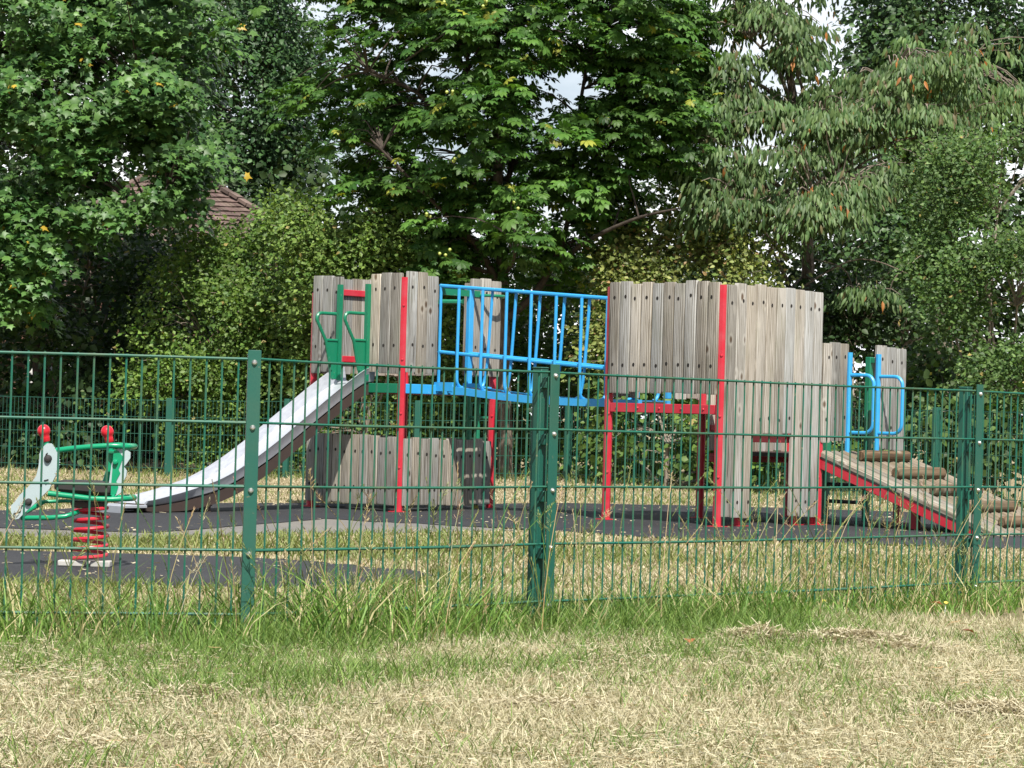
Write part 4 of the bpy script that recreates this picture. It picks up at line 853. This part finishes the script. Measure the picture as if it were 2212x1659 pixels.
def straws(name, p, ln, wd, tilt, col, mat, parent=None):
    n = len(p); a = rng.random(n) * 2 * np.pi; d = np.stack([np.cos(a), np.sin(a), tilt], -1); s_ = np.stack([-np.sin(a), np.cos(a), rng.normal(size=n) * .5], -1) * (wd / 2)[:, None]
    bend = rng.normal(size=(n, 3)) * .12; v = np.zeros((n, 6, 3))
    for i, t_ in enumerate((-.5, 0, .5)):
        c = p + d * (ln * t_)[:, None] + bend * (ln * (.25 - t_ * t_) * 2)[:, None]; v[:, 2 * i] = c - s_; v[:, 2 * i + 1] = c + s_
    v[:, :, 2] = np.maximum(v[:, :, 2], .002 + g(v[:, :, 0], v[:, :, 1]))
    return fast_mesh(name, v, [(0, 1, 3, 2), (2, 3, 5, 4)], col, mat, parent)
def pick(n, dlo, dhi, pw=0):
    """points spread over the visible strip of lawn between two distances"""
    d = dlo * (dhi / dlo) ** rng.random(n) if pw else np.sqrt(dlo ** 2 + (dhi ** 2 - dlo ** 2) * rng.random(n))
    u = rng.uniform(-700, 2900, n); return (u - CX) / F * d, d
def fdist(x, y):
    """signed distance to the front fence, positive on the near side"""
    best = np.full(len(x), 1e9); sg = np.ones(len(x))
    for A, B in ((P0, P1), (P1, P2), (P2, P3), (P3, P4)):
        d = B - A; l2 = d.x ** 2 + d.y ** 2; t_ = np.clip(((x - A.x) * d.x + (y - A.y) * d.y) / l2, 0, 1)
        ex, ey = x - A.x - d.x * t_, y - A.y - d.y * t_; ds = np.hypot(ex, ey); side = (x - A.x) * d.y - (y - A.y) * d.x
        m_ = ds < best - 1e-6; best = np.where(m_, ds, best); sg = np.where(m_, np.sign(side), sg)
    return best * sg
def lerpc(a, b, t): return np.array(a) * (1 - t) + np.array(b) * t
STRAW = (.35, .305, .185), (.64, .59, .405)
# lying straw
n = 245000; x, y = pick(n, 5.1, 9.6); fd = fdist(x, y); pn = vnoise(x, y, 2.3, 5); gn = vnoise(x, y, 1.7, 9)
zone = 1 - ss(.3, 1.1, 1.6 - (fd)) * .0
keep = (rng.random(n) < np.clip(.55 + .45 * pn + .25 * ss(.8, 2.2, fd) - .40 * ss(.5, .1, fd), .12, 1)) & (fd > -.6); x, y, fd, pn = x[keep], y[keep], fd[keep], pn[keep]; n = len(x)
z = g(x, y) + .004 + np.abs(rng.normal(size=n)) * (.009 + .016 * np.clip(pn, 0, 1))
t_ = rng.random((n, 1)) ; col = lerpc(*STRAW, t_); gy = rng.random((n, 1)) < .14; col = np.where(gy, col * np.array([.66, .70, .76]), col); br_ = rng.random((n, 1)) < .07; col = np.where(br_, col * np.array([.75, .55, .42]), col)
tag(straws('mown_straw', np.stack([x, y, z], -1), .010 + .036 * rng.random(n) ** 2.4 + .05 * (rng.random(n) < .02), .0012 + .0012 * rng.random(n), rng.normal(size=n) * .17, col, M['straw']), 'pale dry mown straw lying over the near grass', 'straw', kind='stuff')
# raked heaps of hay
hx, hy, hz_ = [], [], []
for u, v, rw, rd_, hh, cnt in ((1640, 1392, .15, .10, .055, 2600), (1850, 1396, .30, .11, .05, 4200), (1950, 1410, .2, .08, .03, 1600), (2150, 1550, .25, .12, .04, 2200), (420, 1510, .14, .07, .03, 900), (300, 1420, .16, .08, .03, 900), (1180, 1530, .22, .10, .02, 900), (700, 1610, .4, .16, .02, 1300), (150, 1610, .35, .14, .02, 1100)):
    cx_, cy_ = G(u, v); a = rng.normal(size=cnt) * .5; b = rng.normal(size=cnt) * .5; hx.append(cx_ + a * rw); hy.append(cy_ + b * rd_); hz_.append(np.exp(-(a * a + b * b) * 1.2) * hh * rng.random(cnt) ** .6)
hx, hy, hz_ = map(np.concatenate, (hx, hy, hz_)); n = len(hx); t_ = rng.random((n, 1)); col = lerpc((.36, .31, .20), (.60, .55, .39), t_)
tag(straws('raked_hay', np.stack([hx, hy, hz_ + .004], -1), .03 + .07 * rng.random(n) ** 2, .0018 + .0014 * rng.random(n), rng.normal(size=n) * .3, col, M['straw']), 'small heaps of grey raked hay on the near lawn', 'hay', kind='stuff')
# short upright stubble and green blades on the near lawn
n = 315000; x, y = pick(n, 5.1, 9.8); fd = fdist(x, y); gn = vnoise(x, y, 1.9, 21) + .5 * vnoise(x, y, 6, 22); fd_ok = fd > -.7
green = rng.random(n) < np.clip(.25 + .48 * gn + .38 * ss(.65, .05, fd) - .10 * ss(2.0, 3.2, fd), .03, .9)
keep = fd_ok & (rng.random(n) < np.where(green, .62, .62)); x, y, fd, gn, green = x[keep], y[keep], fd[keep], gn[keep], green[keep]; n = len(x)
h = np.where(green, .022 + .055 * rng.random(n) ** 1.6 + .03 * np.clip(gn, 0, 1), .014 + .034 * rng.random(n)); h *= (1 + .5 * ss(.7, .1, fd)) * (.75 + .5 * rng.random(n))
t_ = rng.random((n, 1)); col = np.where(green[:, None], lerpc((.060, .130, .022), (.215, .31, .075), t_), lerpc(*STRAW, t_) * (.85 + .15 * t_))
tag(blades('short_grass', np.stack([x, y, g(x, y)], -1), h, .0018 + .0020 * rng.random(n), .25 + .75 * rng.random(n), .2 + .5 * rng.random(n), col, M['grass']), 'short green and straw coloured grass on the near lawn', 'grass', kind='stuff')
# long grass along the fence foot
n = 24000; s_ = rng.random(n); seg = rng.choice(4, n, p=[.24, .19, .37, .20]); Aa = np.array([P0, P1, P2, P3])[seg]; Bb = np.array([P1, P2, P3, P4])[seg]
pp = Aa + (Bb - Aa) * s_[:, None]; off = rng.normal(size=n) * .17 + .07; dirv = unit(Bb - Aa); nn_ = np.stack([dirv[:, 1], -dirv[:, 0], np.zeros(n)], -1); 
pp = pp + nn_ * off[:, None]; x, y = pp[:, 0], pp[:, 1]; cn = vnoise(x, y, 3.2, 31)
keep = (rng.random(n) < np.clip(.62 + .5 * cn, .12, 1)) & (np.abs(x) < .34 * y); x, y, off, cn = x[keep], y[keep], off[keep], cn[keep]; n = len(x)
h = (.04 + .20 * rng.random(n) ** 2.0) * (1 + .45 * np.clip(cn, -.6, 1)) * np.where(off > .42, .6, 1); near_p = np.exp(-(((x - P1.x - .25) ** 2 + (y - P1.y - .05) ** 2) / .16)); h *= 1 + .35 * near_p
t_ = rng.random((n, 1)); col = lerpc((.045, .115, .016), (.20, .33, .065), t_); dr = rng.random((n, 1)) < .2; col = np.where(dr, lerpc((.42, .36, .18), (.55, .50, .28), t_), col)
tag(blades('long_grass', np.stack([x, y, g(x, y)], -1), h, .0034 + .0034 * rng.random(n), .2 + .75 * rng.random(n), .15 + .6 * rng.random(n), col, M['grass']), 'long green grass growing along the foot of the near fence', 'grass', kind='stuff')
# seeding stalks
def stalks(cnt):
    mb = MB(); 
    for i in range(cnt):
        seg = random.choices(range(4), [.26, .2, .36, .18])[0]; A, B = ((P0, P1), (P1, P2), (P2, P3), (P3, P4))[seg]; p = A.lerp(B, random.random()); dv = (B - A).normalized()
        p = p + Vector((dv.y, -dv.x, 0)) * (random.gauss(.06, .14)); hgt = random.uniform(.26, .60) * random.choice((.7, 1, 1, 1.1)); la = random.uniform(0, 6.3); ln = random.uniform(.1, .55)
        dry = random.random() < .6; c = (random.uniform(.40, .56), random.uniform(.34, .46), random.uniform(.16, .26)) if dry else (random.uniform(.12, .2), random.uniform(.19, .28), .06)
        P = [p + Vector((math.cos(la) * ln * hgt * t2 ** 1.6, math.sin(la) * ln * hgt * t2 ** 1.6, hgt * (t2 - .12 * t2 * t2))) for t2 in (0, .25, .5, .75, 1)]
        mb.tube(P, [.0019, .0017, .0015, .0013, .0010], 3, caps=False, col=c)
        hc = (random.uniform(.42, .58), random.uniform(.34, .44), random.uniform(.20, .28)) if dry else (.30, .33, .13)
        up = (P[4] - P[3]).normalized(); kind = random.random(); hl = random.uniform(.05, .11)
        for k in range(22):
            t2 = k / 22; q0 = P[4] - up * hl * (1 - t2) ; a = random.uniform(0, 6.3); sp_ = (.004 if kind < .5 else .022 * (1 - t2) + .003); e = Vector((math.cos(a), math.sin(a), .35)) * sp_ + up * .006
            sd_ = up.cross(e).normalized() * .0014; mb.add([q0 - sd_ * .4, q0 + sd_ * .4, q0 + e * .6 + sd_, q0 + e * .6 - sd_, q0 + e + up * .004], [(0, 1, 2, 3), (3, 2, 4)], 0, hc)
    return mb.build('seeding_grass', M['straw'], smooth=False)
tag(stalks(400), 'tall dry grass stalks with seed heads leaning on the near fence', 'grass', kind='stuff')
# lawn inside the playground
n = 340000; v_ = rng.random(n); d = 8.3 / (1 - v_ * (1 - 8.3 / 31.0)); u = rng.uniform(-450, 2650, n); x = (u - CX) / F * d; y = d; fd = fdist(x, y)
keep = fd < -.12
for poly in (black1, grey, grey2, black2): keep &= ~inside(poly, x, y)
bx = np.array([p.x for p in bpts]); by = np.array([p.y for p in bpts]); keep &= y < np.interp(x, bx, by) + 1.2
x, y = x[keep], y[keep]; n = len(x); gn = vnoise(x, y, .9, 41) + .6 * vnoise(x, y, 3, 42); edge = ss(1.2, -.2, np.interp(x, bx, by) - y)
midstrip = np.exp(-((y - 13.4) / .9) ** 2)
green = rng.random(n) < np.clip(.09 + .26 * gn + .30 * edge + .22 * midstrip, .02, .8); h = np.where(green, .025 + .05 * rng.random(n), .006 + .018 * rng.random(n)) * (1 + 2.8 * edge * rng.random(n))
t_ = rng.random((n, 1)); col = np.where(green[:, None], lerpc((.09, .13, .03), (.24, .27, .085), t_), lerpc((.33, .275, .17), (.60, .53, .36), t_))
tag(blades('playground_grass', np.stack([x, y, g(x, y)], -1), h, .0035 + .0003 * y, .3 + .7 * rng.random(n), .2 + .5 * rng.random(n), col, M['grass']), 'dry patchy grass inside the playground between the two fences', 'grass', kind='stuff')
# clippings blown on the rubber
n = 6500; x = rng.uniform(-5, 5.5, n); y = rng.uniform(10.3, 21.8, n); keep = rng.random(n) < np.clip(.25 + .8 * vnoise(x, y, 1.3, 77), .02, 1); keep &= inside(black1, x, y) | inside(black2, x, y) | (inside(grey, x, y)); x, y = x[keep], y[keep]; n = len(x); t_ = rng.random((n, 1))
tag(straws('grass_clippings', np.stack([x, y, g(x, y) + .013], -1), .012 + .04 * rng.random(n) ** 2, .003 + .0035 * rng.random(n), rng.normal(size=n) * .05, lerpc((.36, .30, .18), (.6, .54, .38), t_), M['straw']), 'dry grass clippings scattered over the black rubber surface', 'clippings', kind='stuff')

# small things in the grass
for i, (u, v, lab) in enumerate(((2036, 1334, 'curled brown leaf in the long grass left of the right fence post'), (1491, 1414, 'reddish fallen leaf on the cut grass below the tall plank tower'), (2105, 1390, 'dark brown leaf lying in front of the right fence post'))):
    x, y = G(u, v); mb = MB(); tv, tf = t_oval(.36, .16, .2); a = random.uniform(0, 6.3); sz = .05
    mb.add([(x + (p[0] * math.cos(a) - p[1] * math.sin(a)) * sz, y + (p[0] * math.sin(a) + p[1] * math.cos(a)) * sz, .035 + p[2] * sz + .012 * (i == 0) + p[1] * .02) for p in tv], tf, 0, ((.25, .09, .04), (.42, .15, .07), (.20, .08, .05))[i])
    tag(mb.build('fallen_leaf', M['leaf'], smooth=False), lab, 'leaf', 'fallen leaves')
for u, v, lab in ((1776, 1300, 'yellow dandelion flower in the long grass left of the right fence post'), (2040, 1304, 'yellow dandelion flower closest to the right fence post')):
    p = W(u, v, 9.9); mb = MB(); mb.tube([(p.x, p.y, 0), (p.x + .006, p.y, p.z)], .0016, 5); d_ = tag(mb.build('dandelion', M['grass']), lab, 'flower', 'dandelions')
    mb = MB(); mb.lathe((p.x + .006, p.y, p.z), [(.002, -.003), (.008, .003), (.009, .006), (.004, .008), (0, .008)], (0, -.5, 1), 12); mb.build('flower_head', M['yellow'], d_)
